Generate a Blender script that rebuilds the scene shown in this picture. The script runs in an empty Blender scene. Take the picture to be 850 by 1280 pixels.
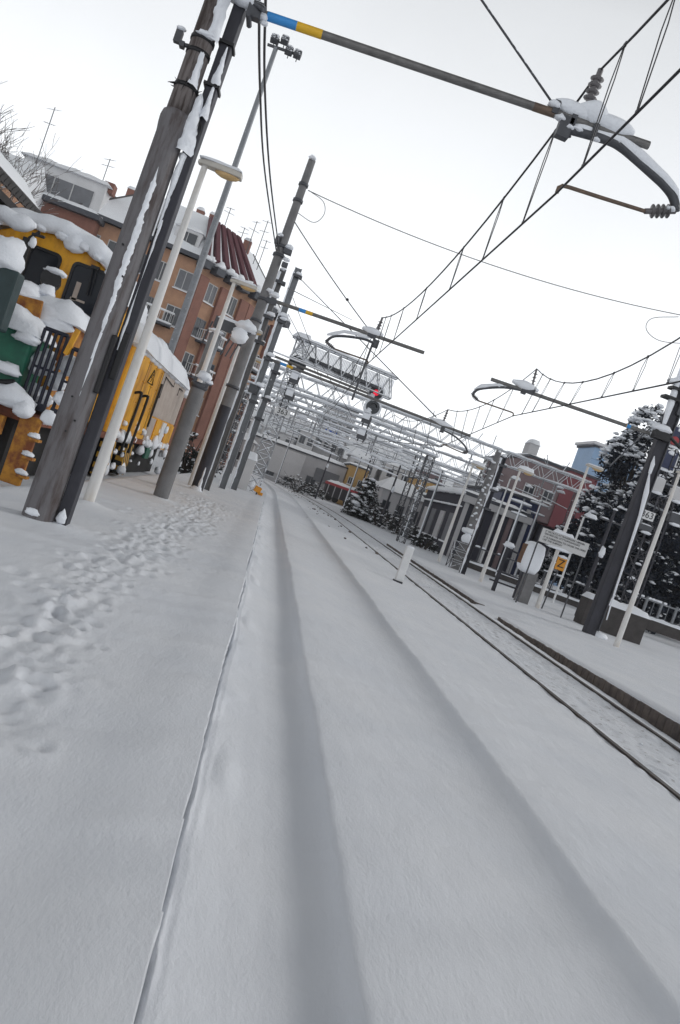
import bpy, math, random
import numpy as np
from mathutils import Vector, Matrix, noise as mnoise
R = math.radians
PI = math.pi
rnd = random.Random(7)
scene = bpy.context.scene
HAZE = .0005
COL = scene.collection

# ------------------------------------------------------------------ camera and survey helpers
F_PX = 976.0
CAM = Vector((0, 0, 1.3))
YAW, PITCH, ROLL = R(-5.8), R(-1.4), R(19.6)
fw = Vector((-math.sin(YAW)*math.cos(PITCH), math.cos(YAW)*math.cos(PITCH), math.sin(PITCH)))
r0 = Vector((math.cos(YAW), math.sin(YAW), 0))
u0 = r0.cross(fw)
rt = math.cos(ROLL)*r0 + math.sin(ROLL)*u0
up = -math.sin(ROLL)*r0 + math.cos(ROLL)*u0

def V(px, py, Y):
    """real-world point (metres) surveyed from the photo at distance Y along the line"""
    d = fw + (px-425)/F_PX*rt - (py-640)/F_PX*up
    return CAM + d*(Y/d.y)

def G(px, py, z=0.0):
    d = fw + (px-425)/F_PX*rt - (py-640)/F_PX*up
    return CAM + d*((z-CAM.z)/d.z)

def VX(px, py, X):
    d = fw + (px-425)/F_PX*rt - (py-640)/F_PX*up
    return CAM + d*(X/d.x)

def bend(y):            # the line curves gently to the left in the distance
    t = max(0.0, y-45.0)
    return -(min(t, 90)**2)/700.0

# ------------------------------------------------------------------ materials
def nodes_of(name):
    m = bpy.data.materials.new(name); m.use_nodes = True
    nt = m.node_tree
    return m, nt, nt.nodes['Principled BSDF']

def mat(name, col, rough=0.6, metal=0.0, var=0.25, scale=6.0, col2=None, bump=0.0, bscale=40.0, stretch=(1, 1, 1), thresh=None, spec=0.4):
    m, nt, b = nodes_of(name)
    N, L = nt.nodes, nt.links
    tc = N.new('ShaderNodeTexCoord'); mp = N.new('ShaderNodeMapping')
    mp.inputs['Scale'].default_value = stretch
    L.new(tc.outputs['Object'], mp.inputs['Vector'])
    nz = N.new('ShaderNodeTexNoise'); nz.inputs['Scale'].default_value = scale; nz.inputs['Detail'].default_value = 7
    nz.inputs['Roughness'].default_value = 0.65
    L.new(mp.outputs[0], nz.inputs['Vector'])
    rp = N.new('ShaderNodeValToRGB')
    c1 = tuple(col)+(1,)
    c2 = tuple(col2)+(1,) if col2 else tuple(min(1, c*(1-var)) for c in col)+(1,)
    lo, hi = thresh if thresh else (0.35, 0.7)
    rp.color_ramp.elements[0].position = lo; rp.color_ramp.elements[0].color = c1
    rp.color_ramp.elements[1].position = hi; rp.color_ramp.elements[1].color = c2
    L.new(nz.outputs['Fac'], rp.inputs['Fac'])
    L.new(rp.outputs['Color'], b.inputs['Base Color'])
    b.inputs['Roughness'].default_value = rough; b.inputs['Metallic'].default_value = metal
    b.inputs['Specular IOR Level'].default_value = spec
    if bump:
        n2 = N.new('ShaderNodeTexNoise'); n2.inputs['Scale'].default_value = bscale; n2.inputs['Detail'].default_value = 5
        L.new(mp.outputs[0], n2.inputs['Vector'])
        bp = N.new('ShaderNodeBump'); bp.inputs['Strength'].default_value = bump; bp.inputs['Distance'].default_value = 0.02
        L.new(n2.outputs['Fac'], bp.inputs['Height']); L.new(bp.outputs['Normal'], b.inputs['Normal'])
    return m

M = {}
SNOW_C = (0.83, 0.855, 0.90)
M['snow'] = mat('snow', SNOW_C, 0.75, 0, var=0.05, scale=5, bump=0.6, bscale=26, spec=0.2)
M['roof_snow'] = mat('roof_snow', (0.82, 0.84, 0.87), 0.8, 0, var=0.05, scale=1.2, bump=0.3, bscale=4, spec=0.2)
M['pole_old'] = mat('weathered_pole', (0.175, 0.155, 0.15), 0.85, 0, col2=(0.045, 0.032, 0.028), scale=6, stretch=(2.2, 2.2, 0.30), bump=0.8, bscale=22, thresh=(0.44, 0.62))
M['sleeve'] = mat('scuffed_sleeve', (0.15, 0.143, 0.15), 0.6, 0, col2=(0.05, 0.032, 0.028), scale=5, stretch=(2.2, 2.2, 0.32), bump=0.5, bscale=26, thresh=(0.47, 0.70))
M['column_dark'] = mat('dark_column', (0.05, 0.05, 0.062), 0.6, 0.2, var=0.4, scale=5, stretch=(1, 1, .4), bump=0.2)
M['black'] = mat('black_paint', (0.012, 0.012, 0.014), 0.5, 0, var=0.3)
M['concrete'] = mat('grey_concrete', (0.20, 0.197, 0.20), 0.85, 0, var=0.3, scale=3, bump=0.3)
def frosted(name, col, metal, lo):
    """painted or galvanised steel with snow frozen on to whatever faces upwards"""
    m = mat(name, col, 0.5, metal, var=0.25, scale=4); nt = m.node_tree; N, L = nt.nodes, nt.links; b = N['Principled BSDF']
    src = b.inputs['Base Color'].links[0].from_socket
    g = N.new('ShaderNodeNewGeometry'); sp = N.new('ShaderNodeSeparateXYZ'); L.new(g.outputs['True Normal'], sp.inputs[0])
    n = N.new('ShaderNodeTexNoise'); n.inputs['Scale'].default_value = 9; n.inputs['Detail'].default_value = 4; L.new(g.outputs['Position'], n.inputs['Vector'])
    a = N.new('ShaderNodeMath'); a.operation = 'MULTIPLY_ADD'; L.new(n.outputs['Fac'], a.inputs[0]); a.inputs[1].default_value = 1.1; L.new(sp.outputs['Z'], a.inputs[2])
    r = N.new('ShaderNodeMapRange'); r.inputs['From Min'].default_value = lo; r.inputs['From Max'].default_value = lo+.12; L.new(a.outputs[0], r.inputs['Value'])
    mx = N.new('ShaderNodeMix'); mx.data_type = 'RGBA'; L.new(r.outputs[0], mx.inputs['Factor']); L.new(src, mx.inputs['A']); mx.inputs['B'].default_value = SNOW_C+(1,)
    L.new(mx.outputs['Result'], b.inputs['Base Color'])
    k = N.new('ShaderNodeMath'); k.operation = 'MULTIPLY_ADD'; L.new(r.outputs[0], k.inputs[0]); k.inputs[1].default_value = -metal; k.inputs[2].default_value = metal; L.new(k.outputs[0], b.inputs['Metallic'])
    return m
M['galv'] = frosted('galvanised_steel', (0.22, 0.232, 0.25), .35, .74)
M['frost'] = frosted('frosted_steel', (0.34, 0.35, 0.37), .2, .60)
M['galv_dark'] = frosted('aged_galvanised_steel', (0.085, 0.088, 0.098), .3, .98)
M['tube'] = mat('cantilever_tube', (0.19, 0.185, 0.18), 0.5, 0.3, var=0.35, scale=9)
M['rust'] = mat('rusty_steel', (0.19, 0.10, 0.055), 0.75, 0.2, col2=(0.10, 0.06, 0.04), scale=12)
M['rust_tube'] = mat('browned_tube', (0.20, 0.14, 0.10), 0.6, 0.3, col2=(0.11, 0.085, 0.07), scale=12)
M['blue_band'] = mat('blue_band', (0.05, 0.30, 0.72), 0.45, 0, var=0.15)
M['yellow_band'] = mat('yellow_band', (0.80, 0.47, 0.03), 0.45, 0, var=0.15)
M['wire'] = mat('copper_wire_dark', (0.04, 0.04, 0.045), 0.5, 0.5, var=0.2)
M['insul'] = mat('brown_grey_insulator', (0.15, 0.14, 0.145), 0.35, 0, var=0.3)
M['cream'] = mat('cream_post_paint', (0.68, 0.67, 0.655), 0.5, 0, col2=(0.50, 0.42, 0.32), scale=1.1, stretch=(1, 1, .4), thresh=(.48, .74))
M['white'] = mat('white_paint', (0.74, 0.745, 0.75), 0.5, 0, var=0.15, scale=5)
M['lamp'] = mat('lamp_housing', (0.55, 0.52, 0.47), 0.5, 0, var=0.12)
M['lampglass'] = mat('amber_lamp_glass', (0.62, 0.42, 0.20), 0.3, 0, var=0.15)
M['loco'] = mat('loco_yellow', (0.76, 0.37, 0.012), 0.5, 0, col2=(0.40, 0.16, 0.015), scale=2.6, stretch=(1, 1, .5), thresh=(.46, .70), bump=.1, bscale=12)
M['loco_rusty'] = mat('loco_rusty_yellow', (0.52, 0.24, 0.03), 0.65, 0, col2=(0.20, 0.06, 0.02), scale=5, thresh=(.38, .62))
M['loco_red'] = mat('rust_red_frame', (0.24, 0.07, 0.03), 0.7, 0, col2=(0.08, 0.03, 0.02), scale=6)
M['loco_grey'] = mat('faded_beige_panel', (0.47, 0.41, 0.36), 0.6, 0, col2=(0.36, 0.29, 0.25), scale=2.5, bump=.05)
M['loco_green'] = mat('loco_green', (0.012, 0.13, 0.075), 0.5, 0, col2=(0.008, 0.07, 0.05), scale=3)
M['slate'] = mat('dark_slate_green', (0.03, 0.055, 0.058), 0.55, 0, var=0.3)
M['loco_dark'] = mat('dark_underframe', (0.016, 0.015, 0.015), 0.8, 0, var=0.3)
M['loco_glass'] = mat('dark_cab_glass', (0.014, 0.017, 0.024), 0.22, 0, var=0.2, scale=2, spec=0.18)
M['navy'] = mat('navy_railing', (0.012, 0.014, 0.03), 0.45, 0, var=0.2)
M['brick'] = mat('tan_brick', (0.43, 0.25, 0.155), 0.85, 0, col2=(0.31, 0.175, 0.115), scale=1.5, bump=.25, bscale=12)
M['brick_red'] = mat('red_brown_render', (0.25, 0.12, 0.09), 0.85, 0, col2=(0.19, 0.09, 0.07), scale=1.2, bump=.2)
M['maroon'] = mat('maroon_panel', (0.10, 0.025, 0.035), 0.55, 0, var=0.25)
M['fascia'] = mat('grey_fascia', (0.075, 0.08, 0.095), 0.7, 0, var=0.25)
M['pale'] = mat('pale_render', (0.62, 0.62, 0.63), 0.85, 0, var=0.12, scale=.8)
M['glass'] = mat('window_glass', (0.045, 0.05, 0.06), 0.12, 0, var=0.3, scale=.6, spec=.5)
M['shutter'] = mat('grey_shutter', (0.17, 0.175, 0.19), 0.7, 0, var=0.2, scale=2)
M['frame'] = mat('white_window_frame', (0.5, 0.5, 0.5), 0.6, 0, var=0.1)
M['shed'] = mat('shed_boards', (0.045, 0.04, 0.04), 0.85, 0, var=0.4, scale=3)
M['tile'] = mat('dark_roof_tile', (0.10, 0.095, 0.095), 0.85, 0, var=0.3, scale=8)
M['bark'] = mat('dark_bark', (0.06, 0.048, 0.042), 0.9, 0, var=0.4, scale=8, bump=.4)
M['twig'] = mat('bare_twig', (0.13, 0.11, 0.10), 0.9, 0, var=0.3, scale=8)
M['leaf'] = mat('dark_conifer_leaf', (0.016, 0.024, 0.042), 0.8, 0, var=0.5, scale=1.5)
M['leaf2'] = mat('dark_shrub_leaf', (0.03, 0.036, 0.033), 0.8, 0, var=0.5, scale=3)
M['stone'] = mat('brown_edge_stone', (0.15, 0.125, 0.11), 0.9, 0, col2=(0.065, 0.055, 0.055), scale=4.5, bump=.6, bscale=16)
M['rail'] = mat('rail_steel', (0.045, 0.04, 0.04), 0.55, 0.5, col2=(0.08, 0.06, 0.05), scale=12)
M['wall'] = mat('brown_concrete_wall', (0.075, 0.068, 0.066), 0.9, 0, var=0.35, scale=3, bump=.4)
M['board'] = mat('notice_board_face', (0.60, 0.60, 0.60), 0.55, 0, var=0.08)
M['navy_sign'] = mat('navy_sign_face', (0.016, 0.025, 0.075), 0.4, 0, var=0.2)
M['orange'] = mat('orange_plate', (0.72, 0.30, 0.02), 0.5, 0, var=0.15)
M['ink'] = mat('black_lettering', (0.012, 0.012, 0.012), 0.6, 0, var=0.1)
M['brown_bld'] = mat('mauve_brown_cladding', (0.20, 0.145, 0.15), 0.8, 0, var=0.15, scale=.6)
M['red_bld'] = mat('dark_red_cladding', (0.20, 0.06, 0.07), 0.8, 0, var=0.15, scale=.6)
M['blue_bld'] = mat('light_blue_cladding', (0.27, 0.40, 0.58), 0.6, 0, var=0.1, scale=.5)
M['dark_bld'] = mat('dark_facade', (0.035, 0.035, 0.05), 0.8, 0, var=0.3, scale=.5)
M['grey_bld'] = mat('grey_render', (0.47, 0.465, 0.475), 0.85, 0, var=0.2, scale=.4)
M['grey_bld2'] = mat('pale_grey_render', (0.60, 0.595, 0.60), 0.85, 0, var=0.15, scale=.4)
M['ochre'] = mat('ochre_render', (0.48, 0.30, 0.11), 0.8, 0, var=0.15, scale=.5)
M['blue_sign'] = mat('blue_sign', (0.02, 0.09, 0.40), 0.5, 0, var=0.1)
M['red_paint'] = mat('red_paint', (0.40, 0.05, 0.06), 0.6, 0, var=0.2)
M['wagon'] = mat('dark_wagon_side', (0.05, 0.045, 0.05), 0.8, 0, var=0.3)
M['lens_dark'] = mat('dark_signal_lens', (0.02, 0.025, 0.035), 0.15, 0, var=0.2)
ml, nt_, b_ = nodes_of('lit_red_signal_lens')
b_.inputs['Base Color'].default_value = (0.5, 0.01, 0.03, 1)
b_.inputs['Emission Color'].default_value = (1.0, 0.02, 0.06, 1); b_.inputs['Emission Strength'].default_value = .65
M['lens_red'] = ml

def stripe_mat():
    m, nt, b = nodes_of('yellow_black_stripes')
    N, L = nt.nodes, nt.links
    tc = N.new('ShaderNodeTexCoord'); sp = N.new('ShaderNodeSeparateXYZ'); L.new(tc.outputs['Object'], sp.inputs[0])
    a = N.new('ShaderNodeMath'); a.operation = 'ADD'; L.new(sp.outputs['Y'], a.inputs[0]); L.new(sp.outputs['Z'], a.inputs[1])
    s = N.new('ShaderNodeMath'); s.operation = 'MULTIPLY'; s.inputs[1].default_value = 4.0; L.new(a.outputs[0], s.inputs[0])
    f = N.new('ShaderNodeMath'); f.operation = 'FRACT'; L.new(s.outputs[0], f.inputs[0])
    g = N.new('ShaderNodeMath'); g.operation = 'GREATER_THAN'; g.inputs[1].default_value = 0.5; L.new(f.outputs[0], g.inputs[0])
    mx = N.new('ShaderNodeMix'); mx.data_type = 'RGBA'; L.new(g.outputs[0], mx.inputs['Factor'])
    mx.inputs['A'].default_value = (0.55, 0.30, 0.03, 1); mx.inputs['B'].default_value = (0.015, 0.015, 0.015, 1)
    L.new(mx.outputs['Result'], b.inputs['Base Color']); b.inputs['Roughness'].default_value = 0.6
    return m
M['stripe'] = stripe_mat()

def ground_mat():
    m, nt, b = nodes_of('ground_snow')
    N, L = nt.nodes, nt.links
    geo = N.new('ShaderNodeTexCoord')
    n1 = N.new('ShaderNodeTexNoise'); n1.inputs['Scale'].default_value = 0.9; n1.inputs['Detail'].default_value = 6
    L.new(geo.outputs['Object'], n1.inputs['Vector'])
    r1 = N.new('ShaderNodeValToRGB')
    r1.color_ramp.elements[0].position = .3; r1.color_ramp.elements[0].color = (0.685, 0.71, 0.755, 1)
    r1.color_ramp.elements[1].position = .7; r1.color_ramp.elements[1].color = (0.74, 0.757, 0.79, 1)
    L.new(n1.outputs['Fac'], r1.inputs['Fac'])
    # grit thrown up between the running rails: attribute 'grit' marks where trains have stirred the bed
    at = N.new('ShaderNodeAttribute'); at.attribute_name = 'grit'
    n2 = N.new('ShaderNodeTexNoise'); n2.inputs['Scale'].default_value = 9; n2.inputs['Detail'].default_value = 6; n2.inputs['Roughness'].default_value = .7
    L.new(geo.outputs['Object'], n2.inputs['Vector'])
    r2 = N.new('ShaderNodeValToRGB')
    r2.color_ramp.elements[0].position = .56; r2.color_ramp.elements[0].color = (0, 0, 0, 1)
    r2.color_ramp.elements[1].position = .68; r2.color_ramp.elements[1].color = (1, 1, 1, 1)
    L.new(n2.outputs['Fac'], r2.inputs['Fac'])
    mu = N.new('ShaderNodeMath'); mu.operation = 'MULTIPLY'; L.new(r2.outputs['Color'], mu.inputs[0]); L.new(at.outputs['Fac'], mu.inputs[1])
    mx = N.new('ShaderNodeMix'); mx.data_type = 'RGBA'
    L.new(mu.outputs[0], mx.inputs['Factor']); L.new(r1.outputs['Color'], mx.inputs['A']); mx.inputs['B'].default_value = (0.22, 0.20, 0.19, 1)
    L.new(mx.outputs['Result'], b.inputs['Base Color'])
    b.inputs['Roughness'].default_value = 0.8; b.inputs['Specular IOR Level'].default_value = 0.2
    n3 = N.new('ShaderNodeTexNoise'); n3.inputs['Scale'].default_value = 60; n3.inputs['Detail'].default_value = 9; n3.inputs['Roughness'].default_value = .7
    mp = N.new('ShaderNodeMapping'); mp.inputs['Scale'].default_value = (1.0, .45, 1.0); mp.inputs['Rotation'].default_value = (0, 0, R(35))
    L.new(geo.outputs['Object'], mp.inputs['Vector']); L.new(mp.outputs[0], n3.inputs['Vector'])
    n4 = N.new('ShaderNodeTexNoise'); n4.inputs['Scale'].default_value = 7; n4.inputs['Detail'].default_value = 4
    L.new(mp.outputs[0], n4.inputs['Vector'])
    ad = N.new('ShaderNodeMath'); ad.operation = 'MULTIPLY_ADD'; L.new(n4.outputs['Fac'], ad.inputs[0]); ad.inputs[1].default_value = 2.5; L.new(n3.outputs['Fac'], ad.inputs[2])
    bp = N.new('ShaderNodeBump'); bp.inputs['Strength'].default_value = 0.45; bp.inputs['Distance'].default_value = 0.012
    L.new(ad.outputs[0], bp.inputs['Height']); L.new(bp.outputs['Normal'], b.inputs['Normal'])
    return m
M['ground'] = ground_mat()

# ------------------------------------------------------------------ mesh builder
def frame_of(d):
    d = d.normalized()
    a = Vector((0, 0, 1)) if abs(d.z) < 0.95 else Vector((0, 1, 0))
    s = d.cross(a).normalized(); t = s.cross(d).normalized()
    return s, t

class MB:
    def __init__(s): s.v = []; s.f = []; s.mi = []; s.sm = []
    def add(s, vs, fs, mi=0, sm=False):
        o = len(s.v); s.v += [tuple(p) for p in vs]
        for f in fs: s.f.append(tuple(i+o for i in f)); s.mi.append(mi); s.sm.append(sm)
    def box(s, c, d, rz=0, mi=0, rx=0, ry=0):
        m = Matrix.Rotation(rz, 3, 'Z') @ Matrix.Rotation(ry, 3, 'Y') @ Matrix.Rotation(rx, 3, 'X'); c = Vector(c)
        vs = [c + m @ Vector((x*d[0]/2, y*d[1]/2, z*d[2]/2)) for x in (-1, 1) for y in (-1, 1) for z in (-1, 1)]
        s.add(vs, [(0, 1, 3, 2), (4, 6, 7, 5), (0, 4, 5, 1), (2, 3, 7, 6), (0, 2, 6, 4), (1, 5, 7, 3)], mi)
    def bb(s, x0, x1, y0, y1, z0, z1, mi=0): s.box(((x0+x1)/2, (y0+y1)/2, (z0+z1)/2), (x1-x0, y1-y0, z1-z0), 0, mi)
    def bar(s, p, q, w, h=None, mi=0):
        p, q = Vector(p), Vector(q); h = h or w; a, b = frame_of(q-p)
        vs = [e + a*x*w/2 + b*y*h/2 for e in (p, q) for x, y in ((-1, -1), (1, -1), (1, 1), (-1, 1))]
        s.add(vs, [(0, 1, 2, 3), (7, 6, 5, 4)] + [(i, 4+i, 4+(i+1) % 4, (i+1) % 4) for i in range(4)], mi)
    def tube(s, pts, r, n=8, mi=0, sm=True, cap=True):
        pts = [Vector(p) for p in pts]; k = len(pts)
        rr = r if isinstance(r, (list, tuple)) else [r]*k
        vs = []
        for i, p in enumerate(pts):
            d = pts[min(i+1, k-1)] - pts[max(i-1, 0)]
            a, b = frame_of(d)
            vs += [p + (a*math.cos(2*PI*j/n) + b*math.sin(2*PI*j/n))*rr[i] for j in range(n)]
        fs = [(i*n+j, i*n+(j+1) % n, (i+1)*n+(j+1) % n, (i+1)*n+j) for i in range(k-1) for j in range(n)]
        s.add(vs, fs, mi, sm)
        if cap: s.add(vs[:n], [tuple(range(n))[::-1]], mi); s.add(vs[-n:], [tuple(range(n))], mi)
    def lathe(s, prof, c, n=16, mi=0, sm=True):
        c = Vector(c); k = len(prof)
        vs = [c + Vector((r*math.cos(2*PI*j/n), r*math.sin(2*PI*j/n), z)) for r, z in prof for j in range(n)]
        s.add(vs, [(i*n+j, i*n+(j+1) % n, (i+1)*n+(j+1) % n, (i+1)*n+j) for i in range(k-1) for j in range(n)], mi, sm)
    def blob(s, c, rad, seed=0, amp=.18, nu=14, nv=10, mi=0, fr=2.0, mtx=None, sq=1.0, flat=.5):
        c = Vector(c); vs = []; amp = min(amp, .24)
        for i in range(nv+1):
            th = PI*i/nv
            for j in range(nu):
                ph = 2*PI*j/nu
                d = Vector((math.sin(th)*math.cos(ph), math.sin(th)*math.sin(ph), math.cos(th)))
                k = 1 + amp*(mnoise.noise(d*fr + Vector((seed*3.7, seed*1.3, 0)))*1.5 + mnoise.noise(d*fr*2.6 + Vector((seed, 3, seed)))*.35)
                if sq != 1.0: d = Vector([math.copysign(abs(t_)**sq, t_) for t_ in d])
                q = Vector((d.x*rad[0], d.y*rad[1], d.z*rad[2]))*k
                if q.z < 0: q.z *= flat
                if mtx: q = mtx @ q
                vs.append(c+q)
        s.add(vs, [(i*nu+j, (i+1)*nu+j, (i+1)*nu+(j+1) % nu, i*nu+(j+1) % nu) for i in range(nv) for j in range(nu)], mi, True)
    def pillow(s, c, dx, dy, h, rz=0, nx=12, ny=8, seed=0, rough=.25, slope=None, p=.35, mi=0):
        """settled snow over a rectangle: rounded edges, uneven top; c = centre of the surface it lies on"""
        m = Matrix.Rotation(rz, 3, 'Z'); c = Vector(c); top = []; bot = []
        sl = slope or (0, 0)
        for j in range(ny+1):
            for i in range(nx+1):
                a, b = i/nx*2-1, j/ny*2-1
                e = max(0, 1-abs(a)**6)**p * max(0, 1-abs(b)**6)**p
                nzv = mnoise.noise(Vector((a*dx*.9+seed*5.1, b*dy*.9+seed*2.3, seed))) + .5*mnoise.noise(Vector((a*dx*2.7+seed, b*dy*2.7, 4))) + .25*mnoise.noise(Vector((a*dx*6+seed, b*dy*6, 8)))
                z = h*e*(1+rough*nzv)
                wob = 1 + .04*mnoise.noise(Vector((a*3+seed, b*3, 9)))
                x, y = a*dx/2*wob, b*dy/2*wob
                base = sl[0]*x + sl[1]*y
                top.append(c + m @ Vector((x, y, base+z))); bot.append(c + m @ Vector((x, y, base-.01)))
        w = nx+1; fs = [(j*w+i, j*w+i+1, (j+1)*w+i+1, (j+1)*w+i) for j in range(ny) for i in range(nx)]
        s.add(top, fs, mi, True); s.add(bot, [f[::-1] for f in fs], mi, True)
        rim = [i for i in range(nx+1)] + [j*w+nx for j in range(1, ny+1)] + [ny*w+i for i in range(nx-1, -1, -1)] + [j*w for j in range(ny-1, 0, -1)]
        o = len(top); vs = top+bot
        s.add(vs, [(rim[k], o+rim[k], o+rim[(k+1) % len(rim)], rim[(k+1) % len(rim)]) for k in range(len(rim))], mi, True)
    def snowline(s, pts, r, lift=.6, seed=0, n=8, step=.12, mi=0, patch=0.0):
        """snow lying along the upper side of a bar or tube"""
        pts = [Vector(p) for p in pts]; dense = []
        for a, b in zip(pts, pts[1:]):
            k = max(2, int((b-a).length/step)); dense += [a.lerp(b, i/k) for i in range(k)]
        dense.append(pts[-1])
        rr = []; K = len(dense)
        for i, p in enumerate(dense):
            q = 1 + .45*mnoise.noise(p*3.1 + Vector((seed, 0, seed)))
            e = min(1, (min(i, K-1-i)+.4)*.35)
            g = 1.0
            if patch: g = 1.0 if mnoise.noise(p*1.3 + Vector((seed*2, 1, 0))) > -0.3+patch-0.5 else .25
            rr.append(max(.003, r*q*e**.5*g))
        s.tube([p + Vector((0, 0, r*lift)) for p in dense], rr, n, mi)
    def build(s, name, m, parent=None, off=None, bevel=0):
        me = bpy.data.meshes.new(name)
        o_ = Vector(off) if off is not None else Vector((0, 0, 0))
        me.from_pydata([(a-o_.x, b-o_.y, c-o_.z) for a, b, c in s.v], [], s.f)
        for x in (m if isinstance(m, (list, tuple)) else [m]): me.materials.append(x)
        me.polygons.foreach_set('material_index', s.mi); me.polygons.foreach_set('use_smooth', s.sm)
        me.update()
        o = bpy.data.objects.new(name, me); COL.objects.link(o)
        if parent is not None: o.parent = parent
        if bevel:
            b = o.modifiers.new('bevel', 'BEVEL'); b.width = bevel; b.segments = 2; b.limit_method = 'ANGLE'
        return o

def tag(o, label=None, cat=None, group=None, kind=None):
    if label: o['label'] = label
    if cat: o['category'] = cat
    if group: o['group'] = group
    if kind: o['kind'] = kind
    return o

def thing(name, label, cat, loc=(0, 0, 0), rz=0, group=None):
    o = bpy.data.objects.new(name, None); COL.objects.link(o)
    o.location = loc; o.rotation_euler = (0, 0, rz); o.empty_display_size = .3
    return tag(o, label, cat, group)

def dup(root, loc, label, rz=None, group=None):
    r = root.copy(); COL.objects.link(r); r.location = loc; r['label'] = label
    if rz is not None: r.rotation_euler = (0, 0, rz)
    if group: r['group'] = group
    for ch in list(root.children):
        c = ch.copy(); COL.objects.link(c); c.parent = r
        for g in ch.children:
            d = g.copy(); COL.objects.link(d); d.parent = c
    return r

def lettering(text, size, loc, rot, m, parent, name='lettering', ext=.003, align='CENTER'):
    cu = bpy.data.curves.new(name, 'FONT'); cu.body = text; cu.size = size; cu.align_x = align; cu.align_y = 'CENTER'; cu.extrude = ext
    cu.materials.append(m)
    tmp = bpy.data.objects.new('tmp', cu); COL.objects.link(tmp)
    bpy.context.view_layer.update()
    me = bpy.data.meshes.new_from_object(tmp.evaluated_get(bpy.context.evaluated_depsgraph_get()))
    bpy.data.objects.remove(tmp); bpy.data.curves.remove(cu); me.name = name
    o = bpy.data.objects.new(name, me); COL.objects.link(o); o.location = loc; o.rotation_euler = rot
    o.parent = parent
    return o
FACE_CAM = (R(90), 0, 0)     # lettering that faces -Y, towards the photographer

def sag(p, q, s, n=18):
    p, q = Vector(p), Vector(q)
    return [p.lerp(q, i/n) + Vector((0, 0, -s*4*(i/n)*(1-i/n))) for i in range(n+1)]

def wire(name, label, pts, r=.008, group=None):
    b = MB(); b.tube(pts, r, 5)
    o = b.build(name, M['wire']); return tag(o, label, 'wire', group)

# ------------------------------------------------------------------ ground: one snow sheet
def vnoise(x, y, seed):
    xi = np.floor(x).astype(np.int64); yi = np.floor(y).astype(np.int64); fx = x-xi; fy = y-yi
    fx = fx*fx*(3-2*fx); fy = fy*fy*(3-2*fy)
    def h(a, b):
        n = (a*374761393 + b*668265263 + seed*982451653) & 0x7fffffff
        n = ((n ^ (n >> 13))*1274126177) & 0x7fffffff
        return ((n ^ (n >> 16)) & 0xffff)/65535.0
    return (h(xi, yi)*(1-fx)+h(xi+1, yi)*fx)*(1-fy) + (h(xi, yi+1)*(1-fx)+h(xi+1, yi+1)*fx)*fy - .5

def sstep(a, b, x):
    t = np.clip((x-a)/(b-a), 0, 1); return t*t*(3-2*t)

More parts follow.
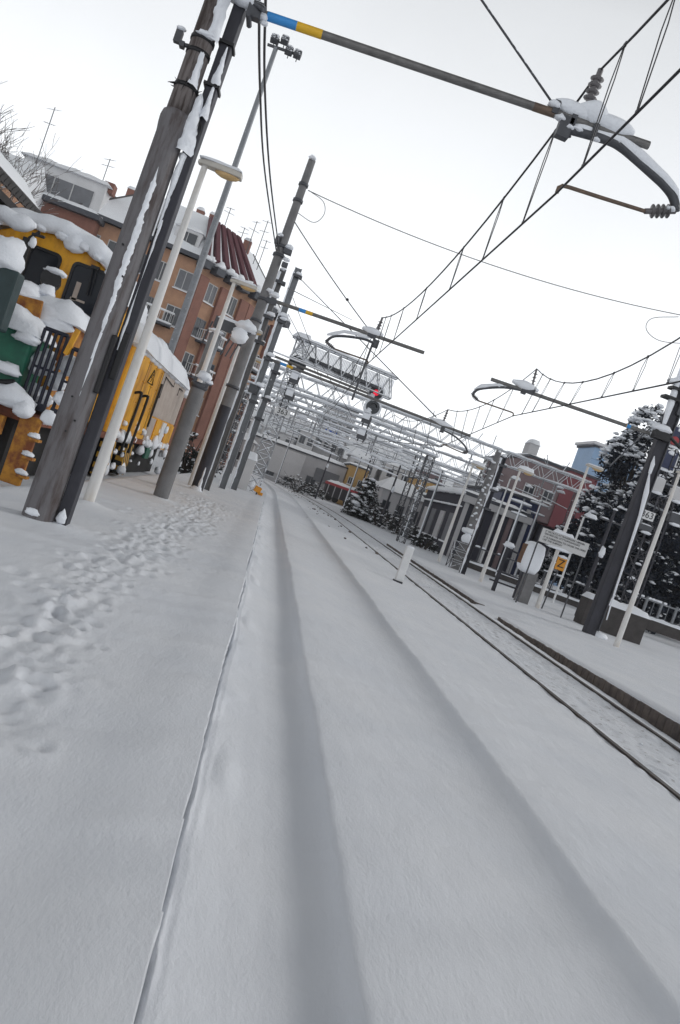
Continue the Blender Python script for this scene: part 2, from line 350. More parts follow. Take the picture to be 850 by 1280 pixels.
def plat_z(y): return -.08 - .14*sstep(9, 18, y)
PED = 6.42
def ground_height(u, y):
    z = np.zeros_like(u)
    # left platform drift
    wob = .028*vnoise(y*1.1, y*0+3, 5) + .012*vnoise(y*3.7, y*0+9, 6) + .008*vnoise(y*9, y*0+4, 7)
    lip = .13 + wob
    left = .02*vnoise(u*.7, y*.5, 1) + .05*vnoise(u*.25, y*.2, 2)
    a = R(28)
    rp_ = (u*math.cos(a)+y*math.sin(a)); rq = (-u*math.sin(a)+y*math.cos(a))
    left += .02*vnoise(rp_*.8, rq*4.2, 11) + .008*vnoise(rp_*1.6, rq*9, 12)
    left += .03*sstep(lip-.5, lip-.12, u)                # the drift swells towards its lip
    left += -.35*sstep(-2.9, -3.7, u)                    # down to the siding where the engine stands
    # track 1 under deep snow
    xs = np.array([-.1, .135, .148, .160, .20, .36, .50, .60, .68, .74, .775, .79, .82, .95, 1.2, 1.5, 1.75, 1.88, 1.98, 2.06, 2.11, 2.135, 2.16, 2.3, 2.6, 3.0, 3.6, 4.25, 4.42, 4.46, 4.58, 4.75, 5.2, 5.65, 5.78, 5.80, 5.94, 6.05, 6.28, 6.375])
    zs = np.array([-.15, -.15, -.15, -.115, -.115, -.165, -.205, -.217, -.208, -.180, -.145, -.120, -.113, -.116, -.138, -.172, -.195, -.198, -.190, -.170, -.143, -.126, -.118, -.122, -.148, -.19, -.24, -.285, -.295, -.302, -.314, -.35, -.355, -.35, -.318, -.316, -.308, -.305, -.335, -.43])
    gx = np.arange(-.2, 7, .01); gz = np.interp(gx, xs, zs); kk = np.exp(-(np.arange(-9, 10)*.01/.014)**2); kk /= kk.sum()
    gs = np.convolve(gz, kk, 'same'); gz = np.where((gx > .3) & (gx < 4.3), gs, gz); xs, zs = gx, gz
    w2 = .022*vnoise(y*.8, y*0+1, 21)+.010*vnoise(y*4.5, y*0+1, 22)+.006*vnoise(y*13, y*0+1, 23)
    w2 = np.where(u < .4, .135-lip, w2)
    tr = np.interp(u+w2*(u < 4), xs, zs)
    tr = tr + .022*sstep(-.15, .2, vnoise(y*2.2, y*0+2, 8)+.6*vnoise(y*6, y*0+5, 9))*np.exp(-((u-lip-.01)/.02)**2)
    tr = tr + .018*vnoise(rp_*.9, rq*3.4, 13) + .008*vnoise(rp_*2.2, rq*8.5, 16) + .03*vnoise(u*.5, y*.3, 14)*(u < 4.2)
    # snow bites into the platform edge here and there
    chip = .04*np.maximum(0, vnoise(u*7, y*2.2, 15))*np.exp(-((u-.25)/.12)**2)
    tr = tr + chip
    bed = ((u > 4.6) & (u < 5.78))
    rough = .03*vnoise(u*6, y*5, 17) + .025*vnoise(u*14, y*12, 18)
    tr = tr + rough*np.where(bed, 1.0, 0) + .02*vnoise(u*9, y*7, 19)*((u > 4.3) & (u < 4.46))
    z = np.where(u < lip, left, tr)
    # right platform
    pt = plat_z(y) + .035*vnoise(u*.5, y*.4, 31) + .018*vnoise(u*1.7, y*1.3, 32) + .012*vnoise(u*5, y*5, 35)*(u > 8.5)
    gap = sstep(18.2, 18.9, y)*(1-sstep(20.4, 20.9, y))
    ramp = sstep(6.2, 7.6, u)
    edge = (u >= PED).astype(float)
    rightz = np.where(gap > .5, -.35+(pt+.35)*ramp, np.where(edge > 0, pt - .045*np.exp(-((u-PED)/.08)**2), tr))
    z = np.where(u > 6.2, rightz, z)
    far = sstep(60, 140, y)
    return z

cols = np.concatenate([np.array([-420, -300, -200, -140, -100, -70, -50, -36, -26, -19, -14, -11, -9, -7.5]), np.arange(-6.5, -4.2, .2), np.arange(-4.2, -2.9, .06),
                       np.arange(-2.9, -.3, .021), np.arange(-.3, .05, .027), np.arange(.05, .24, .006), np.arange(.24, .36, .014), np.arange(.36, .70, .034), np.arange(.70, .86, .009), np.arange(.86, 2.03, .034), np.arange(2.03, 2.21, .009), np.arange(2.21, 4.3, .034), np.arange(4.3, 6.38, .026),
                       np.array([6.385, 6.414, 6.424, 6.45, 6.48, 6.52, 6.58]), np.arange(6.66, 12, .11), np.arange(12, 20, .5), np.array([22, 26, 32, 40, 50, 70, 100, 140, 200, 300, 420])])
rows = [-60, -40, -25, -15, -10, -6, -4, -2.5, -1.5, -.8, -.2, .4]
yv = .8
while yv < 150: rows.append(yv); yv += max(.02, .0072*yv)
rows += [160, 175, 195, 220, 260, 310, 360, 420]
rows = np.array(rows)
U, Yg = np.meshgrid(cols, rows)
Z = ground_height(U, Yg)
# trampled path through the platform snow
npr = np.random.RandomState(3)
pth = [G(*p) for p in ((-40, 905), (25, 830), (70, 770), (110, 725), (165, 690), (205, 665), (250, 640), (262, 628))]
pts = []
for a_, b_ in zip(pth, pth[1:]):
    L_ = (b_-a_).length; k_ = max(2, int(L_*34))
    for i in range(k_):
        c_ = a_.lerp(b_, (i+npr.rand())/k_); w_ = .11 + .010*c_.y
        pts.append((c_.x+npr.normal(0, w_), c_.y+npr.normal(0, .15), .035+.05*npr.rand()**2, .008+.018*npr.rand()))
for _ in range(26):
    pts.append((npr.uniform(-1.9, -.4), npr.uniform(3, 9), .05, .006))
for (cx, cy, rad, dep) in pts:
    ci = np.where(np.abs(cols-cx) < rad*2.6)[0]; ri = np.where(np.abs(rows-cy) < rad*2.6*1.4)[0]
    if len(ci) == 0 or len(ri) == 0: continue
    sl = np.ix_(ri, ci); d2 = ((U[sl]-cx)/rad)**2 + ((Yg[sl]-cy)/(rad*1.4))**2
    Z[sl] += -dep*np.exp(-d2*1.6) + dep*.35*np.exp(-(np.sqrt(d2)-1.45)**2*4)
pathmask = np.zeros_like(Z)
for a_, b_ in zip(pth, pth[1:]):
    d_ = np.array([b_.x-a_.x, b_.y-a_.y]); t_ = np.clip(((U-a_.x)*d_[0]+(Yg-a_.y)*d_[1])/(d_@d_), 0, 1)
    pathmask = np.maximum(pathmask, np.exp(-(((U-a_.x-t_*d_[0])**2+(Yg-a_.y-t_*d_[1])**2)/(.2+.012*Yg)**2)))
Z += pathmask*(.035*vnoise(U*8, Yg*6, 41) + .03*vnoise(U*17, Yg*13, 42) + .024*vnoise(U*34, Yg*26, 43))
# snow banked round the foot of posts
for (cx, cy, s_) in ((-1.9, 8.4, .3), (-2.2, 11, .2), (-1.84, 15.5, .25), (-1.72, 21.5, .3)):
    Z += .05*np.exp(-(((U-cx)/s_)**2+((Yg-cy)/s_)**2))
bendv = np.array([bend(y) for y in rows])[:, None]
Xw = U + bendv
nr, nc = U.shape
co = np.stack([Xw, Yg, Z], -1).reshape(-1, 3).astype(np.float32)
ii = np.arange(nr*nc).reshape(nr, nc)
quads = np.stack([ii[:-1, :-1], ii[:-1, 1:], ii[1:, 1:], ii[1:, :-1]], -1).reshape(-1, 4).astype(np.int32)
me = bpy.data.meshes.new('ground')
me.vertices.add(nr*nc); me.vertices.foreach_set('co', co.ravel())
me.loops.add(quads.size); me.loops.foreach_set('vertex_index', quads.ravel())
me.polygons.add(len(quads)); me.polygons.foreach_set('loop_start', np.arange(0, quads.size, 4, dtype=np.int32))
me.polygons.foreach_set('use_smooth', np.ones(len(quads), dtype=bool))
me.update(calc_edges=True); me.validate()
gr = me.attributes.new('grit', 'FLOAT', 'POINT')
gritv = ((U > 4.62) & (U < 5.78)).astype(np.float32)*.75 + ((U > 8) & (Yg > 20) & (Yg < 45)).astype(np.float32)*.18
gr.data.foreach_set('value', gritv.ravel().astype(np.float32))
me.materials.append(M['ground'])
tag(bpy.data.objects.new('ground', me), kind='structure'); COL.objects.link(bpy.data.objects['ground'])

# ------------------------------------------------------------------ rails of the cleared track
def rail(u, label):
    b = MB()
    ys = [1.0+.5*i for i in range(90)] + [46+2*i for i in range(45)]
    for w, z0, z1 in ((.068, -.335, -.285), (.02, -.41, -.335), (.13, -.44, -.41)):
        vs = []
        for y in ys:
            x = u+bend(y); vs += [(x-w/2, y, z0), (x+w/2, y, z0), (x+w/2, y, z1), (x-w/2, y, z1)]
        fs = [(4*i+k, 4*i+4+k, 4*i+4+(k+1) % 4, 4*i+(k+1) % 4) for i in range(len(ys)-1) for k in range(4)] + [(3, 2, 1, 0)]
        b.add(vs, fs)
    o = b.build('rail', M['rail'])
    return tag(o, label, 'rail', 'rails of the cleared track')
rail(4.52, 'bare dark rail next to the deep snow, left rail of the cleared track')
rail(5.87, 'bare dark rail beside the stone platform edge, right rail of the cleared track')

# snow crusts left lying along the left rail
b = MB()
for i in range(70):
    y = 5+rnd.random()**1.5*35; s_ = rnd.uniform(.015, .035)
    b.blob((rnd.uniform(4.7, 5.75), y, -.36), (s_, s_*1.3, s_*.8), i, .3, 6, 4)
tag(b.build('snow_clods', M['snow']), kind='stuff', label='loose clods of snow lying along the cleared rails', cat='snow')

def edge_stones(y0, y1, label, seed):
    b = MB(); y = y0; rr = random.Random(seed)
    while y < y1:
        L_ = min(rr.uniform(.19, .27), y1-y); jx = rr.uniform(-.006, .006)
        top = float(plat_z(np.array(y)))-.06+rr.uniform(-.006, .006)
        b.box((PED+.115+jx, y+L_/2, (top-.6)/2), (.28, L_-.014, top+.6), rr.uniform(-.01, .01))
        y += L_
    o = b.build('platform_edge', M['stone'], bevel=.012); return tag(o, label, 'platform edge', kind='thing')
edge_stones(3.0, 18.5, 'long near run of brown stone blocks edging the right platform', 1)
edge_stones(20.6, 37.0, 'shorter far run of dark stone blocks edging the platform beyond the gap', 2)

# ------------------------------------------------------------------ shared fittings
def insulator(b, p, q, r=.05, n=5, mi=0):
    p, q = Vector(p), Vector(q); b.tube([p, q], r*.42, 8, mi)
    for i in range(n):
        t = .25+.5*i/(n-1); c = p.lerp(q, t); d = (q-p).normalized()
        b.tube([c-d*.022, c, c+d*.012], [r*.45, r, r*.4], 12, mi)

def arc(pts, n=6):
    """round a polyline's corners with Catmull-Rom"""
    P = [Vector(p) for p in pts]; P = [2*P[0]-P[1]]+P+[2*P[-1]-P[-2]]; out = []
    for i in range(1, len(P)-2):
        for k in range(n):
            t = k/n; a, b_, c, d = P[i-1], P[i], P[i+1], P[i+2]
            out.append(.5*((2*b_)+(c-a)*t+(2*a-5*b_+4*c-d)*t*t+(3*b_-a-3*c+d)*t**3))
    out.append(P[-2]); return out

def cantilever(root, base, tip, inst, ins_bot, steady, reg_ins, reg_tip, r=.045, bands=(.05, .13, .21), rust=None, off=None, seed=1, snow=1.0, r_st=.045):
    """tubular arm with colour bands, post insulator, bent steady tube and registration arm; all world points"""
    base, tip = Vector(base), Vector(tip)
    b = MB(); b.tube([base, tip], r, 12); arm = b.build('arm', M['tube'], root, off)
    if bands:
        b = MB(); b.tube([base.lerp(tip, bands[0]), base.lerp(tip, bands[1])], r*1.06, 12); b.build('blue_band', M['blue_band'], arm)
        if off is not None: pass
        o = arm.children[-1] if arm.children else None
        b = MB(); b.tube([base.lerp(tip, bands[1]), base.lerp(tip, bands[2])], r*1.06, 12); b.build('yellow_band', M['yellow_band'], arm)
        for ch in arm.children:
            for v_ in ch.data.vertices: v_.co -= Vector(off)
    if rust is not None:
        b = MB(); b.tube([base.lerp(tip, rust[0]), base.lerp(tip, rust[1])], r*1.05, 12); b.build('rusty_sleeve', M['rust_tube'], root, off)
    b = MB(); insulator(b, ins_bot, inst, .075 if r > .04 else .06, 4); b.build('insulator', M['insul'], root, off)
    if steady:
        st = arc(steady); b = MB(); b.tube(st, r_st, 10)
        b.box(steady[0], (.14, .10, .22)); b.build('steady_tube', M['galv_dark'], root, off)
        b = MB(); insulator(b, steady[-1], reg_ins, .075, 4); b.build('insulator', M['insul'], root, off)
        b = MB(); rt_, ri = Vector(reg_tip), Vector(reg_ins)
        hk = (ri-rt_).normalized(); b.tube([ri, ri.lerp(rt_+Vector((0, 0, .09)), .5), rt_+hk*.10+Vector((0, 0, .085)), rt_+hk*.03+Vector((0, 0, .085)), rt_+Vector((0, 0, .06)), rt_], .022, 8); b.build('registration_arm', M['rust_tube'], root, off)
    return arm

def droppers(b, mess, cont, ys, r=.0062):
    """mess/cont: functions y -> point"""
    for y in ys:
        m_, c_ = mess(y), cont(y)
        k = m_.lerp(c_, .3)
        for dx in (-.025, .025):
            b.tube([m_+Vector((0, dx*.5, 0)), k+Vector((0, dx*2.4, 0)), c_+Vector((0, dx*.6, 0))], r, 4)
        b.box(m_, (.02, .06, .05)); b.box(c_+Vector((0, 0, .015)), (.02, .05, .035))

def overhead_line(label, sup_m, sup_c, sags, ys, rm=.014, rc=.014, snow=False):
    t = thing('overhead_line', label, 'overhead line', sup_c[1], 0, 'overhead contact lines'); off = Vector(sup_c[1])
    def mess(y):
        for (p, q, s_) in zip(sup_m, sup_m[1:], sags):
            if p[1] <= y <= q[1]:
                k = (y-p[1])/(q[1]-p[1]); v_ = Vector(p).lerp(Vector(q), k); v_.z -= s_*4*k*(1-k); return v_
        return Vector(sup_m[-1])
    def cont(y):
        for (p, q) in zip(sup_c, sup_c[1:]):
            if p[1] <= y <= q[1]: return Vector(p).lerp(Vector(q), (y-p[1])/(q[1]-p[1]))
        return Vector(sup_c[-1])
    P = []
    for (p, q, s_) in zip(sup_m, sup_m[1:], sags): P += sag(p, q, s_, 16)[:-1]
    P.append(Vector(sup_m[-1]))
    b = MB(); b.tube(P, rm, 6); b.build('messenger_wire', M['wire'], t, off)
    b = MB(); b.tube(sup_c, rc, 6); b.build('contact_wire', M['wire'], t, off)
    for y in ys:
        b = MB(); droppers(b, mess, cont, [y]); b.build('dropper', M['wire'], t, off)
    if snow:
        b = MB()
        for i in range(len(P)-1):
            if rnd.random() < .55: b.snowline([P[i], P[i+1]], .012, .9, i, 5, .3)
        b.build('snow', M['snow'], t, off)
    return t

# ------------------------------------------------------------------ foremost mast on the left platform
p0 = G(47, 648)
t = thing('catenary_mast', 'big weathered twin-column mast with snow plastered on it, nearest on the left platform', 'mast', p0, 0, 'masts along the line')
def lt(z): return V(52+(286-52)*(z/5.55)*1.0, 650-645*(z/5.55), 8.3)   # line of the column
b = MB(); b.lathe([(.0, 4.3), (.122, 4.3), (.118, 4.6), (.115, 5.2), (.112, 5.6), (.108, 6.6), (.10, 9.0), (0, 9.0)], (0.0, 0, 0), 20)
b.build('pole', M['pole_old'], t)
b = MB(); b.lathe([(.162, -.2), (.162, .25), (.155, 1.5), (.148, 3.0), (.142, 4.12), (.152, 4.2), (.156, 4.28), (.145, 4.34), (.12, 4.36)], (0.0, 0, 0), 24)
sleeve = b.build('sleeve', M['sleeve'], t)
b = MB(); b.box((.225, .09, 4.4), (.125, .17, 9.2)); col_ = b.build('steel_column', M['column_dark'], t, bevel=.012)
b = MB()
for z, r_ in ((4.62, .128), (4.98, .125), (5.12, .125)): b.lathe([(.09, z-.02), (r_, z-.02), (r_, z+.02), (.09, z+.02)], (0.0, 0, 0), 20)
for z in (4.75, 5.2): b.box((.225, .08, z), (.165, .21, .03))
b.build('clamp_band', M['black'], t)
b = MB()
for i in range(14):
    a = rnd.uniform(PI*.9, PI*2.1); z = 4.62+rnd.uniform(-.03, .02)
    p_ = Vector((.12*math.cos(a), .12*math.sin(a), z)); b.tube([p_, p_+Vector((.06*math.cos(a)+rnd.uniform(-.03, .03), .06*math.sin(a), rnd.uniform(-.1, .05)))], [.007, .002], 4)
for i in range(6):
    p_ = Vector((.22+rnd.uniform(-.05, .05), -.01, 4.35+rnd.uniform(-.1, .1))); b.tube([p_, p_+Vector((rnd.uniform(-.03, .06), -.03, -rnd.uniform(.06, .14)))], [.008, .002], 4)
b.build('frayed_binding', M['black'], t)
b = MB(); b.box((.155, -.07, 1.72), (.05, .06, .62)); b.box((.24, .0, 1.85), (.07, .03, .50)); b.build('clamp_plate', M['black'], t, bevel=.01)
for (x_, z_) in ((.02, .95), (.07, 1.08), (-.03, 1.3), (.05, 2.6), (-.05, 2.9)):
    b = MB(); b.tube([(x_, -.14, z_), (x_, -.165, z_)], .011, 7); b.build('bolt', M['black'], t)
b = MB(); b.tube([(-.10, -.02, 5.02), (-.20, -.03, 5.0)], .022, 8); b.box((-.23, -.03, 5.06), (.07, .06, .12)); b.box((-.17, -.03, 5.0), (.05, .08, .05)); b.build('bolt_bracket', M['galv_dark'], t)
# plastered snow: narrow ragged streaks frozen to the faces
def streak(b, x0, y0, zs, w, th, seed, lean=0):
    n = len(zs); vs = []
    for i, (z, k) in enumerate(zs):
        for j in range(7):
            a = j/6*2-1; q = 1+.55*mnoise.noise(Vector((seed, z*6, a)))+.5*mnoise.noise(Vector((seed+7, z*19, a*2)))
            vs.append((x0+lean*z+a*w*k*q*.5, y0-th*math.sqrt(max(0, 1-a*a))*min(1, k*1.4)*q+abs(a)**2*w*.22*k, z+.02*mnoise.noise(Vector((z*9, a*3, seed)))))
    b.add(vs, [(i*7+j, i*7+j+1, (i+1)*7+j+1, (i+1)*7+j) for i in range(n-1) for j in range(6)], 0, True)
def ramp_z(z0, z1, n, f): return [(z0+(z1-z0)*i/(n-1), f(i/(n-1))) for i in range(n)]
b = MB()
streak(b, .03, -.140, ramp_z(2.0, 3.75, 60, lambda s_: .35+.65*math.sin(PI*s_)**.6 if s_ < .9 else .5*(1-s_)*10), .075, .03, 1)
streak(b, .03, -.146, ramp_z(1.2, 2.0, 16, lambda s_: .2+.35*s_), .07, .015, 5)
streak(b, .17, -.035, ramp_z(4.0, 4.62, 16, lambda s_: 1.0*(1-s_)**.5+.1), .17, .07, 2)
streak(b, .185, -.01, ramp_z(3.2, 4.0, 24, lambda s_: .15+.6*s_), .11, .03, 3)
streak(b, .20, -.01, ramp_z(1.9, 3.3, 36, lambda s_: .35+.3*math.sin(9*s_)), .04, .012, 9)
streak(b, .06, -.10, ramp_z(4.62, 4.97, 14, lambda s_: 1.05-.75*s_), .12, .05, 4)
streak(b, .25, -.01, ramp_z(4.76, 5.16, 14, lambda s_: 1.0-.9*s_), .10, .05, 6)
streak(b, .25, -.01, ramp_z(4.4, 4.74, 12, lambda s_: 1.0-.8*s_), .10, .04, 7)
streak(b, .09, -.10, ramp_z(5.12, 6.3, 26, lambda s_: 1.1-.45*s_**.4), .14, .06, 8)
b.blob((.04, -.11, 5.14), (.11, .05, .04), 3, .3)
b.blob((-.03, -.155, .06), (.075, .02, .055), 4, .3); b.blob((.225, -.01, .07), (.05, .04, .09), 5, .3); b.blob((-.23, -.03, 5.14), (.05, .04, .03), 6, .3)
b.build('plastered_snow', M['snow'], t)
# its bracket and cantilever
b = MB(); b.box((.40, -.05, 5.58), (.14, .10, .16)); b.tube([(.30, -.05, 5.66), (.5, -.14, 5.58)], .03, 8); b.tube([(.36, -.12, 5.50), (.36, .1, 5.50)], .03, 8); b.build('arm_bracket', M['galv_dark'], t)
Y1 = 8.25
base, tip = V(328, 18, Y1), V(811, 182, Y1)
arm = cantilever(t, base, tip, V(751, 87, Y1), V(733, 135, Y1),
                 [V(705, 160, Y1), V(735, 168, Y1), V(762, 176, Y1), V(778, 185, Y1), V(796, 200, Y1), V(815, 217, Y1), V(830, 231, Y1), V(840, 244, Y1), V(844, 256, Y1), V(844, 264, Y1)], V(806, 264, Y1), V(696, 241, Y1),
                 r=.043, bands=(.012, .085, .148), rust=(.69, .745), off=p0, r_st=.05)
b = MB(); b.tube([V(690, 128, Y1), V(602, 0, Y1), V(520, -120, Y1)], .012, 6); b.build('tie_rod', M['galv_dark'], t, p0)
b = MB()
b.box(V(694, 136, Y1), (.07, .11, .14)); b.box(V(716, 150, Y1), (.06, .10, .14)); b.box(V(742, 164, Y1), (.06, .11, .13)); b.tube([V(711, 160, Y1), V(712, 172, Y1)], .018, 6); b.build('arm_clamp', M['galv_dark'], t, p0)
b = MB()
b.snowline([V(692, 131, Y1), V(716, 142, Y1), V(735, 149, Y1), V(760, 159, Y1), V(790, 172, Y1)], .085, .45, 3, 12, .05)
b.snowline([V(722, 140, Y1), V(740, 148, Y1), V(756, 158, Y1)], .11, .5, 8, 12, .05)
b.snowline([V(715, 160, Y1), V(745, 170, Y1), V(775, 180, Y1), V(796, 197, Y1), V(828, 226, Y1), V(842, 243, Y1), V(846, 260, Y1)], .062, .45, 4, 12, .05)
for k, (px, py, s_) in enumerate(((306, 3, .13), (318, 10, .11), (326, 22, .07), (330, 30, .04), (296, -2, .12), (700, 148, .06), (712, 160, .05), (722, 162, .06), (745, 175, .04), (693, 132, .07), (838, 262, .05))):
    b.blob(V(px, py, Y1-.03), (s_, s_*.8, s_*.75), k+20, .3, 14, 10)
b.build('snow', M['snow'], t, p0)

# ------------------------------------------------------------------ platform lamp posts
def lamp_post(label, loc, H, rz=0, group='lamp posts on the left platform', snow_h=.035, head_sc=1.0):
    t = thing('lamp_post', label, 'lamp post', loc, rz, group)
    b = MB(); b.tube([(0, 0, -.3), (0, 0, .6), (0, 0, H*.6), (0, 0, H)], [.083, .08, .058, .042], 14); b.build('post', M['cream'], t)
    s = head_sc; b = MB()
    prof = [(-.10, .055, .045), (-.02, .07, .07), (.16, .10, .085), (.40, .10, .09), (.52, .085, .06)]
    vs = []
    for (x, w, h) in prof: vs += [(x*s, -w*s, H-.005), (x*s, w*s, H-.005), (x*s, w*s*.8, H+h*s), (x*s, -w*s*.8, H+h*s)]
    fs = [(4*i+k, 4*i+4+k, 4*i+4+(k+1) % 4, 4*i+(k+1) % 4) for i in range(4) for k in range(4)] + [(0, 1, 2, 3), (19, 18, 17, 16)]
    b.add(vs, fs); head = b.build('lamp_head', M['lamp'], t, bevel=.012)
    b = MB(); b.blob((.32*s, 0, H-.01), (.18*s, .08*s, .06*s), 1, 0, 12, 6, flat=1); b.build('lamp_glass', M['lampglass'], head)
    b = MB(); b.pillow((.21*s, 0, H+.08*s), .60*s, .19*s, snow_h, 0, 10, 6, seed=H, rough=.4); b.build('snow', M['snow'], head)
    return t
lp = lamp_post('cream lamp post just behind the big twin mast, nearest of the left lamps', G(110, 628), 4.86)
for i, (y, lab) in enumerate(((17.6, 'white lamp post rising behind the short snow-capped stub post'), (23.2, 'lamp post half hidden behind the tall round concrete mast'), (29.5, 'smallest lamp post on the left, beside the grey H-section mast'))):
    dup(lp, (-2.12+.05*i, y, 0), lab)

# floodlight tower behind the engine
fl = V(345, 60, 45); t = thing('floodlight_tower', 'tall thin grey floodlight tower standing behind the yellow engine', 'light tower', (fl.x, 45, 0))
H = fl.z
b = MB(); b.tube([(0, 0, -1), (0, 0, H*.5), (0, 0, H)], [.24, .19, .13], 12); b.build('mast', M['galv'], t)
b = MB(); b.bar((-.5, 0, H), (1.0, 0, H+.1), .12); b.bar((-.2, 0, H+.35), (.8, 0, H+.4), .08); b.bar((0, 0, H), (0, 0, H+.5), .1); b.build('crossbar', M['galv_dark'], t)
for k, (dx, dz) in enumerate(((-.2, .35), (.35, .5), (.75, .05), (1.25, .05))):
    b = MB(); b.box((dx, -.15, H+dz), (.42, .35, .36), 0, 0, R(-25)); b.tube([(dx, 0, H+dz), (dx, .1, H+dz-.3)], .03, 6)
    o = b.build('floodlight', M['galv_dark'], t, bevel=.03); b = MB(); b.pillow((dx, -.1, H+dz+.2), .42, .3, .10, 0, 6, 4, seed=k); b.build('snow', M['snow'], o)

# stub post
pb = G(200, 623); t = thing('stub_post', 'short plain grey concrete post topped with a snow lump beside the engine', 'post', pb)
b = MB(); b.tube([(0, 0, -.3), (0, 0, 2.28)], [.152, .138], 16); b.build('post', M['concrete'], t)
b = MB(); b.lathe([(0, 2.38), (.17, 2.38), (.175, 2.30), (.15, 2.26)], (0, 0, 0), 14); b.box((-.1, -.1, 2.40), (.06, .08, .12)); b.box((.12, -.08, 2.36), (.10, .08, .06)); b.build('cap', M['galv_dark'], t)
b = MB(); b.blob((.02, 0, 2.50), (.16, .15, .12), 3, .25); b.blob((.17, -.02, 2.44), (.07, .08, .05), 4, .25); b.build('snow', M['snow'], t)

# ------------------------------------------------------------------ second mast: round concrete with cantilever
p4 = G(245, 614); Y4 = p4.y
t = thing('catenary_mast', 'tall round grey concrete mast with dark tarred foot and blue-yellow banded arm', 'mast', p4, 0, 'masts along the line')
b = MB(); b.tube([(0, 0, -.3), (0, 0, 2.45)], [.168, .158], 18); b.build('tarred_foot', M['column_dark'], t)
b = MB(); b.tube([(0, 0, 2.45), (0, 0, 5.0), (0, 0, 9.45)], [.156, .138, .10], 18); b.build('pole', M['concrete'], t)
b = MB()
for z, r_ in ((3.0, .19), (4.9, .165), (5.5, .17), (6.75, .165), (7.0, .165), (8.3, .14), (8.75, .135)): b.lathe([(.1, z-.04), (r_, z-.04), (r_, z+.04), (.1, z+.04)], (0, 0, 0), 14)
b.box((.22, -.05, 5.52), (.30, .12, .14)); b.box((.20, -.1, 6.9), (.22, .2, .12)); b.box((-.16, -.1, 7.1), (.12, .15, .2)); b.box((.24, -.1, 6.55), (.16, .14, .12)); b.build('clamp_band', M['galv_dark'], t)
base, tip = V(342, 376, Y4), V(530, 441, Y4)
cantilever(t, base, tip, V(478, 397, Y4), V(470, 420, Y4), [V(470, 430, Y4), V(452, 423, Y4), V(420, 420, Y4), V(407, 427, Y4)], V(418, 436, Y4), V(459, 455, Y4),
           r=.05, bands=(.165, .21, .255), off=p4, r_st=.04)
b = MB(); b.tube(sag(V(368, 277, Y4), V(462, 413, Y4), .05, 10), .014, 6); b.blob(V(434, 375, Y4), (.05, .05, .05), 1, .1, 8, 6); b.build('tie_rod', M['wire'], t, p4)
b = MB(); b.box(V(465, 419, Y4), (.24, .12, .15)); b.tube([V(470, 418, Y4), V(440, 500, Y4)], .03, 6); b.build('arm_clamp', M['galv_dark'], t, p4)
b = MB(); b.snowline([V(452, 412, Y4), V(465, 417, Y4), V(478, 422, Y4)], .10, .6, 2, 9, .08); b.snowline([V(408, 420, Y4), V(430, 416, Y4), V(446, 419, Y4), V(462, 424, Y4)], .055, .7, 4, 8, .08)
for k, (x, z, s_) in enumerate(((.2, 7.02, .12), (.24, 6.68, .1), (-.12, 7.25, .08), (.25, 5.68, .15), (.1, 5.75, .1), (.0, .05, .16), (0, 9.46, .10))): b.blob((p4.x+x, p4.y-.12, z), (s_, s_*.8, s_*.7), k+40, .3)
streak(b, p4.x+.05, p4.y-.17, ramp_z(.0, .7, 10, lambda s_: 1-.8*s_), .13, .03, 8)
b.build('snow', M['snow'], t, p4)

# stout short column with a bracket, beside the tall concrete mast
pc = Vector((V(270, 418, 18.6).x-.01, 18.6, 0)); t = thing('bracket_column', 'stout short grey column with snow-laden switch bracket, left of the tall concrete mast', 'column', pc)
zc = V(270, 418, 18.6)
b = MB(); b.tube([(0, 0, -.2), (zc.x-pc.x, 0, zc.z)], [.155, .14], 14); b.build('column', M['galv'], t)
q0, q1 = V(272, 404, 18.6), V(303, 414, 18.6)
b = MB(); b.box((q0+q1)/2-pc, (.75, .16, .26), 0, 0, 0, R(2)); b.box(q1-pc+Vector((.05, 0, -.12)), (.22, .2, .42), 0, 0, 0, R(20))
for dx in (-.12, 0, .12): b.tube([q0-pc+Vector((dx, 0, 0)), q0-pc+Vector((dx-.06, -.05, -.5))], .02, 6)
for dx in (0, .12, .24): b.tube([q1-pc+Vector((dx-.2, 0, -.2)), q1-pc+Vector((dx-.3, -.05, -.7))], .018, 6)
b.build('bracket', M['galv_dark'], t)
b = MB(); b.pillow((q0+q1)/2-pc+Vector((.02, 0, .12)), .7, .2, .08, 0, 8, 5, 3, .4); b.blob(q1-pc+Vector((.05, -.05, .08)), (.26, .2, .17), 5, .3); b.blob(q1-pc+Vector((-.02, -.12, -.2)), (.2, .12, .26), 6, .35)
b.blob(Vector((zc.x-pc.x, -.1, zc.z+.05)), (.18, .12, .06), 7, .3); b.build('snow', M['snow'], t)

# ------------------------------------------------------------------ third mast: H-section column carrying two long arms
p5 = G(277, 610); Y5 = p5.y
t = thing('catenary_mast', 'slim grey H-section mast snow-lined on one side, carrying two long arms', 'mast', p5, 0, 'masts along the line')
top5 = V(367, 333, Y5); H5 = top5.z
b = MB(); 
for x in (-.11, .11): b.box((x, 0, H5/2-.1), (.025, .22, H5+.2))
b.box((0, 0, H5/2-.1), (.195, .03, H5+.2)); b.build('column', M['galv'], t)
b = MB(); b.tube([V(332, 441, Y5), V(461, 492, Y5)], .045, 8); b.build('short_arm', M['tube'], t, p5)
base, tip = V(332, 447, Y5), V(588, 545, Y5)
cantilever(t, base, tip, V(560, 512, Y5), V(553, 530, Y5), [V(553, 537, Y5), V(568, 545, Y5), V(580, 556, Y5), V(585, 565, Y5)], V(578, 566, Y5), V(552, 558, Y5),
           r=.05, bands=(.07, .10, .13), off=p5, r_st=.035)
